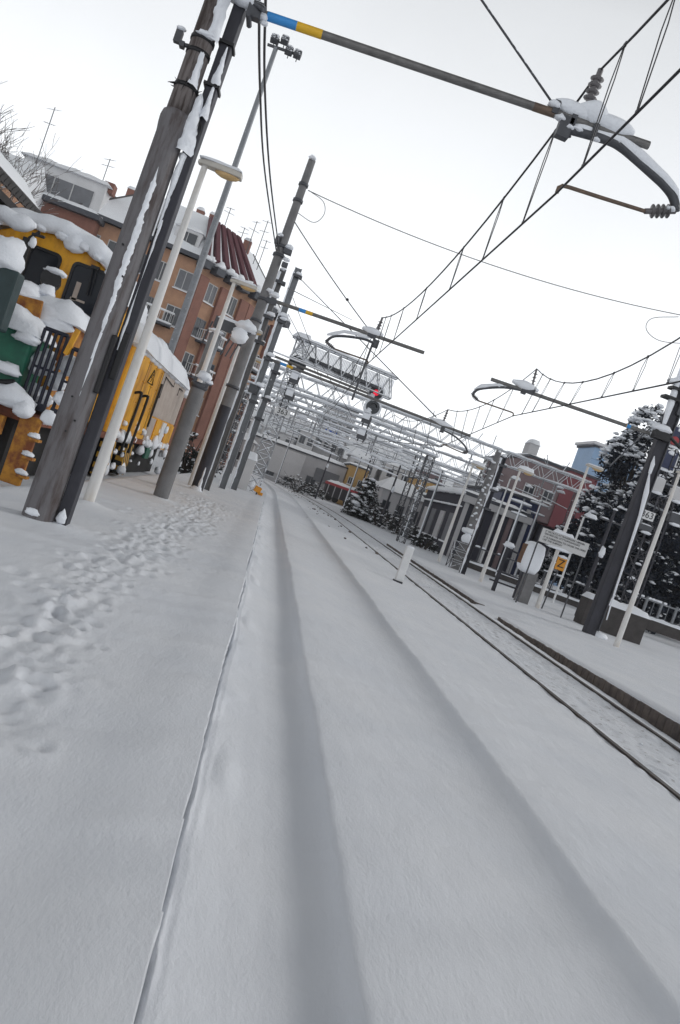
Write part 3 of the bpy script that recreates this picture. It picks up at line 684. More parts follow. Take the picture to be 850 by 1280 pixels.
b = MB(); b.tube([V(369, 342, Y5), V(546, 522, Y5)], .014, 5); b.build('tie_rod', M['wire'], t, p5)
b = MB(); b.tube([V(366, 372, Y5), V(392, 440, Y5), V(440, 520, Y5)], .010, 4); b.tube([V(360, 392, Y5), V(400, 470, Y5)], .010, 4); b.build('stay_wire', M['wire'], t, p5)
b = MB()
for z in (H5-.3, H5-1.9, 4.9, 6.3, 3.3): b.box((.05, -.03, z), (.34, .28, .09))
b.box((-.1, -.2, H5-4.6), (.3, .3, .3)); b.build('bracket', M['galv_dark'], t)
b = MB(); streak(b, -.115, -.12, ramp_z(0, H5-.2, 60, lambda s_: .5+.5*math.sin(7*s_)**2), .10, .03, 3)
for k, (z, s_) in enumerate(((H5-.22, .12), (H5-1.8, .18), (5.05, .16), (6.4, .14), (H5-4.4, .17))): b.blob((.08, -.15, z), (s_, s_*.7, s_*.6), k+60, .3)
b.build('snow', M['snow'], t)
b = MB(); b.snowline([V(537, 524, Y5), V(553, 531, Y5), V(565, 536, Y5)], .11, .5, 2, 8, .1); b.snowline([V(335, 438, Y5), V(420, 472, Y5)], .03, 1.4, 3, 6, .15); b.build('snow', M['snow'], t, p5)

# two more masts close behind it
def h_mast(label, loc, H, w=.24, m='galv_dark', group='masts along the line'):
    t = thing('catenary_mast', label, 'mast', loc, 0, group)
    b = MB()
    for x in (-w/2, w/2): b.box((x, 0, H/2-.1), (.025, w, H+.2))
    b.box((0, 0, H/2-.1), (w-.03, .025, H+.2))
    b.build('column', M[m], t)
    b = MB()
    for z in (H-.4, H-1.5, H-2.3): b.box((0.05, -.02, z), (w+.14, w+.08, .09))
    b.build('bracket', M['galv_dark'], t)
    b = MB(); streak(b, -w/2, -w*.55, ramp_z(0, H-.1, 40, lambda s_: .5+.5*math.sin(11*s_)**2), .10, .03, H)
    b.blob((0, 0, H), (w*.6, w*.6, .09), 3, .3); b.blob((.1, -.12, H-1.42), (.14, .12, .09), 4, .3); b.build('snow', M['snow'], t)
    return t
q = V(356, 338, 24.0); h_mast('pale weathered column squeezed between the round mast and the H-section mast', (q.x-.05, 24.0, 0), q.z, .17, 'concrete')
h_mast('bulky grey box column with snow down its edge at the foot of the lattice tower', (-1.12, 30.5, 0), 5.2, .24, 'galv')

# grey relay cabinet and small notice on the far end of the left platform
pk = G(293, 606, 0); t = thing('relay_cabinet', 'grey lineside cabinet with thick snow cap between the masts on the left', 'cabinet', (-1.0, 33.5, 0))
b = MB(); b.box((0, 0, .65), (.6, .5, 1.4)); b.build('cabinet_body', M['grey_bld2'], t, bevel=.02)
b = MB(); b.pillow((0, 0, 1.33), .68, .6, .34, 0, 8, 6, 4, .2); b.build('snow', M['snow'], t)
q = V(271, 560, 26); t = thing('warning_notice', 'small white notice on a thin stem behind the tarred foot of the round mast', 'sign', (q.x, 26, 0))
b = MB(); b.tube([(0, 0, -.2), (0, 0, q.z)], .03, 8); b.build('stem', M['galv_dark'], t)
b = MB(); b.box((0, -.03, q.z), (.24, .02, .34)); pl_ = b.build('plate', M['white'], t)
b = MB(); b.tube([(-.07, -.045, q.z), (0, -.045, q.z+.12), (.07, -.045, q.z), (-.07, -.045, q.z)], .010, 5); b.build('triangle_mark', M['ink'], pl_)
q = G(320, 618, 0); t = thing('dwarf_marker', 'small bright orange marker lying in the snow at the far left platform edge', 'marker', q)
b = MB(); b.box((0, 0, .22), (.30, .10, .26), R(20), 0, 0, R(14)); b.box((.16, 0, .08), (.2, .14, .12), R(-10)); b.build('orange_plate', M['orange'], t, bevel=.02)
b = MB(); b.tube([(0, .05, -.1), (0, .05, .2)], .03, 6); b.build('stem', M['black'], t)
b = MB(); b.blob((-.28, 0, .28), (.12, .12, .22), 2, .35); b.blob((.02, 0, .36), (.10, .08, .04), 3, .3); b.build('snow', M['snow'], t)

# ------------------------------------------------------------------ signal gantry over the first track
def truss(b, p, q, h, bays, r=.03, dep=0.0, mi=0, sides=5):
    p, q = Vector(p), Vector(q); upv = Vector((0, 0, h))
    side = (q-p).normalized().cross(Vector((0, 0, 1))) * dep if dep else None
    for o_ in ([Vector((0, 0, 0))] + ([side] if dep else [])):
        b.tube([p+o_, q+o_], r*1.3, sides, mi); b.tube([p+o_+upv, q+o_+upv], r*1.3, sides, mi)
        for i in range(bays):
            a = p.lerp(q, i/bays)+o_; c = p.lerp(q, (i+1)/bays)+o_; m_ = p.lerp(q, (i+.5)/bays)+o_
            b.tube([a, m_+upv], r, sides, mi); b.tube([m_+upv, c], r, sides, mi)
    if dep:
        for i in range(0, bays+1):
            a = p.lerp(q, i/bays); b.tube([a, a+side], r*.8, sides, mi); b.tube([a+upv, a+side+upv], r*.8, sides, mi)

def lattice_tower(b, base, H, w, bays, r=.03):
    x, y, z = base
    L4 = [Vector((x+a*w/2, y+c*w/2, z)) for a, c in ((-1, -1), (1, -1), (1, 1), (-1, 1))]
    for c in L4: b.bar(c, c+Vector((0, 0, H)), r*2.2)
    for k in range(4):
        a, c = L4[k], L4[(k+1) % 4]
        for i in range(bays):
            z0, z1 = H*i/bays, H*(i+1)/bays
            if i % 2: a, c = c, a
            b.tube([a+Vector((0, 0, z0)), c+Vector((0, 0, z1))], r, 4)
            b.tube([L4[k]+Vector((0, 0, z1)), L4[(k+1) % 4]+Vector((0, 0, z1))], r*.8, 4)

YS = 35.4
gp = Vector((-.55, YS, 0)); t = thing('signal_gantry', 'white lattice signal gantry reaching over the track with a red light', 'signal gantry', gp)
b = MB(); lattice_tower(b, (-.52, YS, -.2), 7.3, .62, 15, .028); b.build('lattice_tower', M['frost'], t, gp)
b = MB(); truss(b, (-.85, YS-.3, 6.15), (3.95, YS-.3, 5.95), .95, 8, .028, .6); b.build('truss_beam', M['frost'], t, gp)
b = MB()
for k in range(18): z_ = 6.19+k*.049; b.bar((-.75, YS-.2, z_), (3.9, YS-.2, z_-.19), .021, .02)
for k in range(67): x_ = -.7+k*.0697; b.bar((x_, YS-.2, 6.18-.043*(x_+.7)), (x_, YS-.2, 7.03-.043*(x_+.7)), .028, .02)
b.build('mesh_screen', M['snow'], t, gp)
b = MB(); b.bar(V(386, 449, YS-.2), V(476, 488, YS-.2), .8, .13); b.build('walkway', M['galv_dark'], t, gp)
b = MB(); b.snowline([(-.9, YS-.3, 7.15), (1.5, YS-.3, 7.05), (4.0, YS-.3, 6.95)], .10, .5, 2, 7, .2); b.snowline([(-.9, YS-.3, 6.2), (1.2, YS-.32, 6.15)], .13, .5, 3, 7, .2)
b.pillow((-.6, YS-.3, 7.1), .9, .8, .25, 0, 6, 5, 2); 
for i in range(26):
    z = rnd.uniform(.1, 6); x = -.52+rnd.uniform(-.33, .33); s_ = rnd.uniform(.04, .09); b.blob((x, YS-.34, z), (s_, .05, s_*.8), i, .3, 6, 5)
b.build('snow', M['snow'], t, gp)
def signal_head(root, off, c, lens, w=.80, ring='snow'):
    c = Vector(c); b = MB()
    b.tube([c+Vector((0, .1, 0)), c+Vector((0, -.02, 0))], w/2, 22); o = b.build('signal_disc', M[ring], root, off)
    b = MB(); b.tube([c+Vector((0, -.022, 0)), c+Vector((0, -.04, 0))], w*.39, 20); d = b.build('disc_face', M['lens_dark'], o); 
    for v_ in d.data.vertices: v_.co -= off
    b = MB(); b.tube([c+Vector((0, -.045, 0)), c+Vector((0, -.07, 0))], w*.17, 14); d = b.build('lens', M[lens], o)
    for v_ in d.data.vertices: v_.co -= off
    b = MB(); n = 12; vs = []
    for k in range(n+1):
        a = R(10)+R(160)*k/n
        for yy in (-.04, -.22): vs.append(c+Vector((w*.21*math.cos(a), yy, w*.21*math.sin(a))))
    b.add(vs, [(2*k, 2*k+1, 2*k+3, 2*k+2) for k in range(n)], 0, True); d = b.build('hood', M['black'], o)
    for v_ in d.data.vertices: v_.co -= off
    b = MB(); b.snowline([c+Vector((-.2*w, -.05, w*.33)), c+Vector((0, -.06, w*.42)), c+Vector((.22*w, -.05, w*.33))], .05, .2, 3, 6, .05); b.blob(c+Vector((-.16*w, -.06, -w*.25)), (.16*w, .05, .14*w), 3, .3)
    d = b.build('snow', M['snow'], o)
    for v_ in d.data.vertices: v_.co -= off
h1 = V(372, 455, YS-.4); h2 = V(470, 491, YS-.4); h3 = V(466, 509, YS-.4)
signal_head(t, gp, h1, 'lens_dark', .78, 'black'); signal_head(t, gp, h2, 'lens_red'); signal_head(t, gp, h3, 'lens_dark')
b = MB(); 
for (a, c) in ((h1, V(350, 520, YS-.3)), (h2+Vector((0, .1, .4)), V(450, 552, YS-.3))): b.bar(a+Vector((-.12, .12, 0)), c+Vector((-.12, .1, 0)), .06); b.bar(a+Vector((.14, .12, 0)), c+Vector((.14, .1, 0)), .06)
for a, c in ((V(368, 475, YS-.3), V(362, 496, YS-.3)), (V(458, 525, YS-.3), V(452, 545, YS-.3))):
    for k in range(2): b.box(a.lerp(c, k), (.42, .2, .30))
for k in range(7): c = V(372-3.4*k, 462+9*k, YS-.28); b.bar(c+Vector((-.25, 0, 0)), c+Vector((.25, 0, 0)), .03)
b.build('signal_frame', M['galv_dark'], t, gp)
b = MB()
for a in (V(368, 470, YS-.42), V(362, 491, YS-.42), V(458, 520, YS-.42), V(452, 540, YS-.42)): b.box(a, (.34, .05, .26)); b.blob(a+Vector((0, 0, .17)), (.22, .14, .08), a.x*7, .3, 8, 6)
b.build('snow', M['snow'], t, gp)
plp = V(353, 515, YS-.45)
b = MB(); b.box(plp, (.70, .03, .32)); plt = b.build('number_plate', M['white'], t, gp)
lettering('363', .33, plp-gp+Vector((0, -.025, 0)), FACE_CAM, M['ink'], plt, 'plate_number')

# ------------------------------------------------------------------ portals across all tracks further on
def portal(Y, x0, x1, zt, h, label, bays, legs, tubes, seed):
    rr = random.Random(seed); t = thing('portal_frame', label, 'portal', (legs[0], Y, 0), 0, 'portal frames spanning the tracks'); off = Vector((legs[0], Y, 0))
    b = MB(); truss(b, (x0, Y, zt-h), (x1, Y, zt-h), h, bays, .024, .7, 0, 4); b.build('truss_beam', M['frost'], t, off)
    for x in legs:
        b = MB(); lattice_tower(b, (x, Y+.35, -.5), zt-.1, .42, 9, .022); b.build('leg', M['galv_dark'], t, off)
    b = MB()
    for k in range(tubes):
        x = rr.uniform(x0+1, x1-1); b.tube([(x, Y-.1, zt-h), (x, Y-.1, zt-h-rr.uniform(.8, 1.8))], .05, 6)
        z = zt-h-rr.uniform(.6, 1.3); b.tube([(x, Y-.1, z), (x+rr.choice((-1, 1))*rr.uniform(1.2, 2.2), Y-.1, z-rr.uniform(-.2, .3))], .04, 6)
        insulator(b, (x-.2, Y-.1, z+.05), (x-.2, Y-.1, z+.7), .07, 3)
        b.tube([(x, Y, zt), (x+rr.uniform(-.5, .5), Y, zt+rr.uniform(.4, 1))], .03, 5)
    b.build('drop_tube', M['frost'], t, off)
    b = MB()
    for dz, r_ in ((0, .085), (-h, .075)):
        for yy in (0, .7):
            x = x0
            while x < x1:
                L_ = rr.uniform(1.0, 4); b.snowline([(x, Y-yy, zt+dz+.03), (min(x+L_, x1), Y-yy, zt+dz+.03)], r_, .5, x, 5, .4); x += L_+rr.choice((0, 0, .3, .8))
    for k in range(tubes):
        x = rr.uniform(x0, x1-3); z = zt-h-rr.uniform(.2, 1.7); L_ = rr.uniform(1.5, 3.2); b.snowline([(x, Y-.1, z), (x+L_, Y-.1, z-rr.uniform(-.25, .25))], .06, .5, k, 5, .35)
    for k in range(tubes*3):
        x = rr.uniform(x0, x1); s_ = rr.uniform(.10, .25); b.blob((x, Y-rr.uniform(-.1, .8), zt-h-rr.uniform(.0, 1.6)), (s_*1.5, s_, s_*.6), k, .3, 7, 5)
    b.build('snow', M['snow'], t, off)
portal(42, -2.6, 8.2, 5.4, .6, 'nearest portal frame, low, its truss just behind the hanging signal lamps', 9, (-2.5, 8.0), 6, 1)
portal(51.5, -2.8, 20.5, 7.5, .85, 'wide portal frame whose snowy truss ends at the red-brown building', 22, (-2.6, 13.6, 20.3), 9, 2)
portal(66, -4.5, 24, 7.3, .9, 'middle portal frame with bare steel lattice behind the signal gantry', 22, (-3.8, 11.5, 23.8), 10, 3)
portal(84, -8, 27, 7.6, .9, 'hazy distant portal frame in front of the flat grey station block', 22, (-7, 10, 26.5), 9, 4)
portal(104, -12, 30, 8.6, .9, 'farthest and faintest portal frame, among the town roofs', 22, (-11, 8, 29), 8, 5)

# ------------------------------------------------------------------ masts, lamps and furniture on the right platform
ZR = -.22
pr = G(735, 792, ZR); YR = pr.y
t = thing('catenary_mast', 'thick dark mast with frozen snow down its side, on the right platform', 'mast', pr, 0, 'masts along the line')
def lean(px, py): return V(px, py, YR)
tp = V(868, 440, YR); ax = tp-pr
b = MB(); 
b.bar(Vector((0, 0, -.2)), ax*1.25, .34, .28); b.build('column', M['column_dark'], t, bevel=.03)
b = MB(); b.bar(ax*.78+Vector((.1, -.2, 0)), ax*1.25+Vector((.1, -.2, 0)), .10, .10); b.bar(ax*.02+Vector((.18, -.08, 0)), ax*1.2+Vector((.18, -.08, 0)), .03, .26); b.build('cable_duct', M['galv_dark'], t)
b = MB()
def on_col(px, py): return V(px, py, YR-.22)-pr
b.tube([on_col(758, 775), on_col(770, 735), on_col(785, 690), on_col(800, 645), on_col(808, 615), on_col(813, 585)], [.02, .035, .04, .055, .085, .01], 6)
b.tube([on_col(812, 592), on_col(816, 580), on_col(818, 570)], [.05, .07, .01], 6)
b.tube([on_col(830, 530), on_col(838, 505), on_col(846, 480), on_col(856, 455)], [.06, .11, .09, .10], 7)
b.blob(on_col(826, 537), (.35, .2, .16), 3, .3); b.blob(on_col(842, 478), (.2, .12, .12), 5, .3); b.blob((.35, .1, .02), (.3, .2, .16), 6, .3)
b.build('plastered_snow', M['snow'], t)
b = MB(); b.box(on_col(826, 545), (.5, .25, .24)); b.box(on_col(838, 498), (.5, .3, .08)); b.box(on_col(846, 487), (.45, .3, .08)); b.tube([on_col(832, 540), on_col(850, 560)], .05, 6); b.build('clamp_band', M['black'], t)
base, tip = V(812, 542, YR), V(614, 474, YR)
cantilever(t, base, tip, V(671, 461, YR), V(664, 487, YR), [V(655, 488, YR), V(630, 484, YR), V(600, 486, YR), V(590, 493, YR)], V(598, 501, YR), V(641, 520, YR), r=.055, bands=(.125, .15, .153), off=pr, r_st=.045)
b = MB(); b.tube([V(818, 530, YR), V(762, 583, YR)], .02, 6); b.box(V(660, 488, YR), (.4, .14, .16)); b.build('arm_clamp', M['galv_dark'], t, pr)
b = MB(); b.snowline([V(640, 478, YR), V(652, 483, YR), V(664, 487, YR), V(672, 491, YR)], .13, .4, 5, 8, .08); b.snowline([V(592, 488, YR), V(602, 484, YR), V(630, 482, YR)], .05, .7, 6, 7, .08); b.build('snow', M['snow'], t, pr)

GR = 'lamp posts on the right platform'
rl = G(770, 808, ZR)
lr = lamp_post('lamp post standing just right of the thick dark mast', rl, 5.25, R(8), GR)
dup(lr, G(671, 760, ZR), 'lamp post with brownish stem rising behind the notice board', R(-10), GR)
lw = lamp_post('white lamp post with very thick snow on its head, left of the trestle posts', G(600, 727, ZR), 4.75, R(10), GR, .16, 1.15)
dup(lw, G(548, 702, ZR), 'farthest lamp post on the right platform, beside the dark shed', R(10), GR)

# notice board
a, c = G(647, 755, ZR), G(703, 773, ZR); yb = (a.y+c.y)/2
tl, tr_, bl = V(679, 660, yb), V(737, 680, yb), V(674, 677, yb)
t = thing('notice_board', 'wide white notice board with lines of black text on two thin legs', 'notice board', (a.x, yb, ZR))
off = Vector((a.x, yb, ZR)); cx = (tl.x+tr_.x)/2; cz = tl.z-.22; W_ = tr_.x-tl.x
b = MB(); b.box((cx, yb, cz), (W_, .05, .48)); brd = b.build('board', M['board'], t, off, bevel=.008)
for x in (tl.x+.0, tr_.x-.05):
    b = MB(); b.tube([(x-(.35 if x < cx else .1)*0, yb+.05, ZR-.2), (x, yb+.05, cz+.25)], .028, 8); b.build('leg', M['galv_dark'], t, off)
b = MB(); b.pillow((cx-.1, yb, cz+.24), W_*.45, .12, .11, 0, 8, 4, 3, .5); b.blob((cx-.1, yb, cz-.27), (.5, .05, .07), 3, .3); b.build('snow', M['snow'], t, off)
for k, (s_, dz) in enumerate((("E' VIETATO ATTRAVERSARE I BINARI", .16), ("SERVIRSI DEL SOTTOPASSAGGIO", .07), ("IT IS FORBIDDEN TO CROSS THE LINES", -.04), ("USE THE SUBWAY", -.13))):
    lettering(s_, .088, (tl.x+.10-off.x, -.03, cz+dz-ZR), FACE_CAM, M['ink'], brd, 'text_line', align='LEFT')

# snow-hooded pillar box
q = G(648, 752, ZR); h0 = V(664, 697, q.y); t = thing('phone_pillar', 'pillar with a round hood swollen by snow, left of the notice board', 'pillar', (q.x, q.y, ZR))
b = MB(); b.box((.12, 0, .5), (.36, .3, 1.3)); b.tube([(-.17, 0, -.2), (-.12, 0, 1.1)], .04, 8); b.build('post', M['concrete'], t, bevel=.02)
b = MB(); b.box((h0.x-q.x-.33, 0, h0.z-ZR+.05), (.12, .36, .7)); b.build('box', M['rust'], t, bevel=.03)
b = MB(); b.blob((h0.x-q.x, 0, h0.z-ZR), (.38, .33, .55), 2, .05, 22, 16, 0, 2.0, None, .55, 1.0); b.build('snow_hood', M['snow'], t)
# trestle posts
q = G(616, 738, ZR); t = thing('trestle', 'two short dark posts joined by crossbars with snow on their tops', 'trestle', q)
for k in range(2):
    b = MB(); b.box((k*.75, k*-.25, .75), (.12, .12, 1.9)); o = b.build('post', M['column_dark'], t)
    b = MB(); b.blob((k*.75, k*-.25, 1.72), (.22, .16, .15), k+3, .35); b.build('snow', M['snow'], o)
b = MB(); b.bar((-.25, .08, .35), (1.0, -.33, .35), .06); b.bar((-.1, .03, .72), (1.0, -.33, .72), .05); b.bar((0, 0, 1.6), (1.6, -.5, 1.5), .07); b.build('crossbar', M['column_dark'], t)
# yellow Z sign
q = V(701, 705, 27); t = thing('letter_sign', 'small orange sign with a black Z below the notice board', 'sign', (q.x, 27, ZR))
b = MB(); b.tube([(-.1, .05, -.3), (0, .05, q.z-ZR)], .03, 8); b.build('stem', M['galv_dark'], t)
b = MB(); b.box((0, 0, q.z-ZR), (.36, .03, .46)); pl_ = b.build('plate', M['orange'], t, bevel=.01)
lettering('Z', .42, (0, -.02, q.z-ZR), FACE_CAM, M['ink'], pl_, 'letter')
b = MB(); b.blob((0, 0, q.z-ZR+.24), (.18, .08, .07), 2, .3); b.build('snow', M['snow'], t)
for (px, py, lab) in ((668, 735, 'small orange marker in the snow behind the snow-hooded pillar'), (513, 674, 'small rusty orange marker between rails beyond the white marker post')):
    q = G(px, py, ZR); t = thing('dwarf_marker', lab, 'marker', q); b = MB(); b.box((0, 0, .18), (.36, .1, .2), .3, 0, 0, R(10)); b.box((.2, .05, .08), (.18, .14, .12), -.2); b.build('orange_plate', M['orange'] if px > 600 else M['rust'], t, bevel=.02)
    b = MB(); b.blob((0, 0, .29), (.16, .08, .04), 2, .3); b.build('snow', M['snow'], t)

# white marker post between the tracks
q = G(497, 729, -.27); qt = V(512, 684, q.y); t = thing('marker_post', 'plain white marker post standing in snow between the tracks', 'post', q)
b = MB(); b.bar((0, 0, -.2), (0, 0, qt.z-q.z), .19, .12); b.build('post', M['white'], t, bevel=.02)
b = MB(); b.box((-.02, -.02, .03), (.22, .16, .07)); b.build('foot', M['column_dark'], t)
b = MB(); b.blob((0, 0, qt.z-q.z), (.10, .07, .035), 3, .2); b.build('snow', M['snow'], t)

# mast with cage and neighbour mast in front of the dark shed
q = G(568, 711, ZR); t = thing('lattice_mast', 'pale snow-flecked mast in a wire cage in front of the dark shed', 'mast', q, 0, 'masts along the line')
b = MB(); b.tube([(0, 0, -.2), (.1, 0, 5.6)], [.20, .13], 12); b.build('column', M['concrete'], t)
b = MB(); lattice_tower(b, (-.05, 0, 0), 1.2, .6, 3, .016)
for z in (.3, .6, .9): 
    for a, c in (((-.35, -.3), (.25, -.3)), ((.25, -.3), (.25, .3)), ((-.35, .3), (.25, .3)), ((-.35, -.3), (-.35, .3))): b.tube([(*a, z), (*c, z)], .012, 4)
b.build('cage', M['galv_dark'], t)
b = MB(); b.blob((0, -.05, 1.75), (.30, .28, .20), 4, .3); b.blob((0, -.15, 1.4), (.22, .15, .3), 5, .4)
for k in range(22): b.blob((.02+rnd.uniform(-.12, .16), -.15, rnd.uniform(2, 5.6)), (.07, .05, .06), k, .4, 6, 5)
b.build('snow', M['snow'], t)
q = G(577, 717, ZR); h_mast('dark slim mast just right of the caged pale mast', q, 5.2, .2, 'column_dark')
q = G(690, 700, ZR)
for (px, Y, zt, lab) in ((768, 30, 4.6, 'slim dark lineside pole in front of the snowy evergreens, left of the thick mast'), (480, 58, 5.0, 'thin dark pole among snowy bushes left of the grey villa'), (440, 75, 5.5, 'thin pole in front of the snow-laden fir'), (388, 80, 6, 'thin pole left of the dark freight wagon')):
    b0 = V(px, 640, Y); t = thing('lineside_pole', lab, 'pole', (b0.x, Y, -.3), 0, 'slim poles beyond the platforms')
    b = MB(); b.tube([(0, 0, -.3), (0, 0, zt)], [.10, .06], 8); b.build('pole', M['column_dark'], t)
    b = MB(); b.bar((-.5, 0, zt-.5), (.5, 0, zt-.5), .06)
    for x in (-.45, 0, .45): insulator(b, (x, 0, zt-.5), (x, 0, zt-.2), .06, 3)
    b.build('crossarm', M['galv_dark'], t); b = MB(); b.blob((0, 0, zt), (.10, .1, .06), 1, .3); b.blob((-.3, 0, zt-.45), (.2, .06, .04), 2, .3); b.blob((.05, -.1, zt*.6), (.12, .1, .3), 3, .3); b.build('snow', M['snow'], t)
for k_, (px, py, Y, zt, lab) in enumerate(((432, 628, 70, 5.2, 'thin frosted pole directly left of the snow-laden fir'), (508, 660, 52, 4.6, 'thin frosted pole right of the dark low bush'), (525, 668, 48, 5.0, 'leaning-looking frosted pole left of the dark shed'), (346, 600, 82, 6.0, 'thin frosted pole beside the snowy hut at the far left bend'),
                                       (585, 690, 40, 4.8, 'thin frosted pole against the dark shed bays'), (628, 700, 40, 4.5, 'thin frosted pole between the dark shed and depot'), (655, 690, 46, 5.2, 'thin frosted pole in front of the mauve building'), (490, 640, 78, 6.2, 'far frosted pole before the long hall'))):
    b0 = V(px, py, Y); t = thing('frosted_pole', lab, 'pole', (b0.x, Y, -.3), 0, 'thin frosted poles among the gantries')
    b = MB(); b.tube([(0, 0, -.3), (0, 0, zt)], [.075, .05], 7); b.build('pole', M['galv'], t)
    b = MB(); b.bar((-.7, 0, zt-.3), (.5, 0, zt-.3), .06); b.bar((-.45, 0, zt-.9), (.45, 0, zt-.9), .05); b.build('crossarm', M['galv'], t)
    b = MB(); b.snowline([(-.7, 0, zt-.25), (.5, 0, zt-.25)], .07, .5, k_, 5); b.snowline([(-.45, 0, zt-.86), (.45, 0, zt-.86)], .06, .5, k_, 5); b.tube([(-.06, -.03, .2), (-.06, -.03, zt-.2)], [.05, .035], 5); b.build('snow', M['snow'], t)
for (px, py, Y, lab) in ((735, 648, 34, 'small street lamp in front of the evergreens right of the notice board'), (642, 600, 44, 'thin street lamp against the dark ground floor')):
    q = V(px, py, Y); t = thing('street_lamp', lab, 'lamp', (q.x-.2, Y, ZR), 0, 'street lamps behind the platform')
    b = MB(); b.tube([(0, 0, -.2), (0, 0, q.z-ZR), (.2, 0, q.z-ZR+.05)], .05, 8); b.build('post', M['white'], t)
    b = MB(); b.blob((.3, 0, q.z-ZR+.05), (.3, .14, .08), 1, .1); o = b.build('lamp_head', M['galv'], t)
    b = MB(); b.pillow((.3, 0, q.z-ZR+.1), .6, .28, .14, 0, 6, 4, 2); b.build('snow', M['snow'], o)

# signal post with navy boards behind the thick mast
YB = 30; q = V(815, 690, YB); t = thing('signal_post', 'lattice signal post with square navy boards and a 363 plate, right edge', 'signal', (15.1, YB, ZR))
off = Vector((15.1, YB, ZR))
b = MB(); lattice_tower(b, (15.25, YB+.3, ZR), 9.2, .7, 12, .024); b.build('lattice_tower', M['column_dark'], t, off)
def sq(px, py, s_):
    c_ = V(px, py, YB); b = MB(); b.box(c_, (s_, .05, s_)); o = b.build('signal_board', M['white'], t, off)
    b = MB(); b.box(c_+Vector((0, -.03, 0)), (s_*.86, .03, s_*.86)); d = b.build('board_face', M['navy_sign'], o, off)
    b = MB(); b.blob(c_+Vector((s_*.1, -.04, s_*.3)), (.16, .05, .12), px, .4); b.blob(c_+Vector((s_*.05, -.03, -s_*.54)), (.3, .08, .07), px, .3); d = b.build('snow', M['snow'], o, off)
sq(846, 546, .85); sq(834, 574, .85)
c_ = V(842, 551, YB-.1); b = MB(); b.tube([c_, c_+Vector((0, -.12, 0))], .17, 14); b.build('lens', M['red_paint'], t, off)
for k, (px, py, w_, h_) in enumerate(((822, 606, .44, .55), (846, 618, .55, .5), (843, 648, .5, .4), (806, 660, .5, .25))):
    c_ = V(px, py, YB-.05); b = MB(); b.box(c_, (w_, .3, h_)); o = b.build('relay_box', M['grey_bld2' if k < 2 else 'galv_dark'], t, off, bevel=.02); b = MB(); b.blob(c_+Vector((.05, -.1, -h_/2-.06)), (.24, .1, .09), k, .3); b.blob(c_+Vector((0, 0, h_/2)), (w_*.5, .14, .05), k, .3); b.build('snow', M['snow'], o, off)
b = MB(); 
for (x0, y0, x1, y1) in ((805, 592, 850, 612), (800, 625, 850, 648), (812, 585, 800, 660)): b.bar(V(x0, y0, YB), V(x1, y1, YB), .07)
b.build('frame', M['galv'], t, off)
c_ = V(809, 644, YB-.15); b = MB(); b.box(c_, (.62, .03, .36)); o = b.build('number_plate', M['white'], t, off)
lettering('363', .36, c_-off+Vector((0, -.02, 0)), FACE_CAM, M['ink'], o, 'plate_number')

# low wall and yard fence behind the right platform
a, c = G(725, 780, ZR), G(800, 806, ZR); d_ = c-a; ang = math.atan2(d_.y, d_.x)
t = thing('low_wall', 'low brown concrete wall with rounded snow on top behind the thick mast', 'wall', a, ang)
b = MB(); b.box((d_.length/2, .3, .35), (d_.length, .6, 1.2)); b.build('wall_body', M['wall'], t, bevel=.03)
b = MB(); b.pillow((d_.length/2, .3, .95), d_.length+.1, .72, .22, 0, 18, 6, 3, .35); b.build('snow', M['snow'], t)
def fence(label, p, q, H, n, m='white'):
    p, q = Vector(p), Vector(q); d_ = q-p; t = thing('yard_fence', label, 'fence', p, math.atan2(d_.y, d_.x), 'fences behind the right platform'); L_ = d_.length
    b = MB(); b.box((L_/2, 0, .08), (L_, .16, .5)); b.build('plinth', M['wall'], t)
    b = MB(); b.bar((0, 0, H), (L_, 0, H), .07); b.bar((0, 0, .45), (L_, 0, .45), .06)
    for k in range(n*2+1):
        x = L_*k/(n*2)
        b.bar((x, 0, .3), (x, 0, H+.12), .024)
    b.build('palings', M[m], t)
    for k in range(n+1):
        x = L_*k/n; b = MB(); b.box((x, 0, H/2), (.10, .10, H+.25)); b.build('post', M[m], t)
    b = MB(); b.pillow((L_/2, 0, .33), L_, .24, .12, 0, 30, 4, 2, .4)
    for k in range(n*2): b.blob((rnd.uniform(0, L_), 0, H+.06), (rnd.uniform(.08, .2), .06, .07), k, .3, 7, 5)
    b.build('snow', M['snow'], t)
fence('pale railed yard fence, snow on its rails, below the evergreens at the right edge', V(780, 772, 34)*1.0, V(905, 822, 34), 1.15, 7, 'galv')
fence('grey railing behind the notice board and lamp posts', (10.8, 41, -.25), (19.5, 37.5, -.25), 1.2, 8, 'galv_dark')

# ------------------------------------------------------------------ yellow rail engine on the siding
SX = -3.8; lo = Vector((-5.2, 20, -.38))
t = thing('rail_engine', 'yellow rail engine with green nose half buried in snow on the left siding', 'engine', lo)
def LB(b, name, m, par=None, bevel=0): return b.build(name, m, par or t, lo, bevel)
b = MB(); b.bb(-6.6, SX, 18.2, 28.6, .75, 2.95)
body = LB(b, 'body', M['loco'], None, .06)
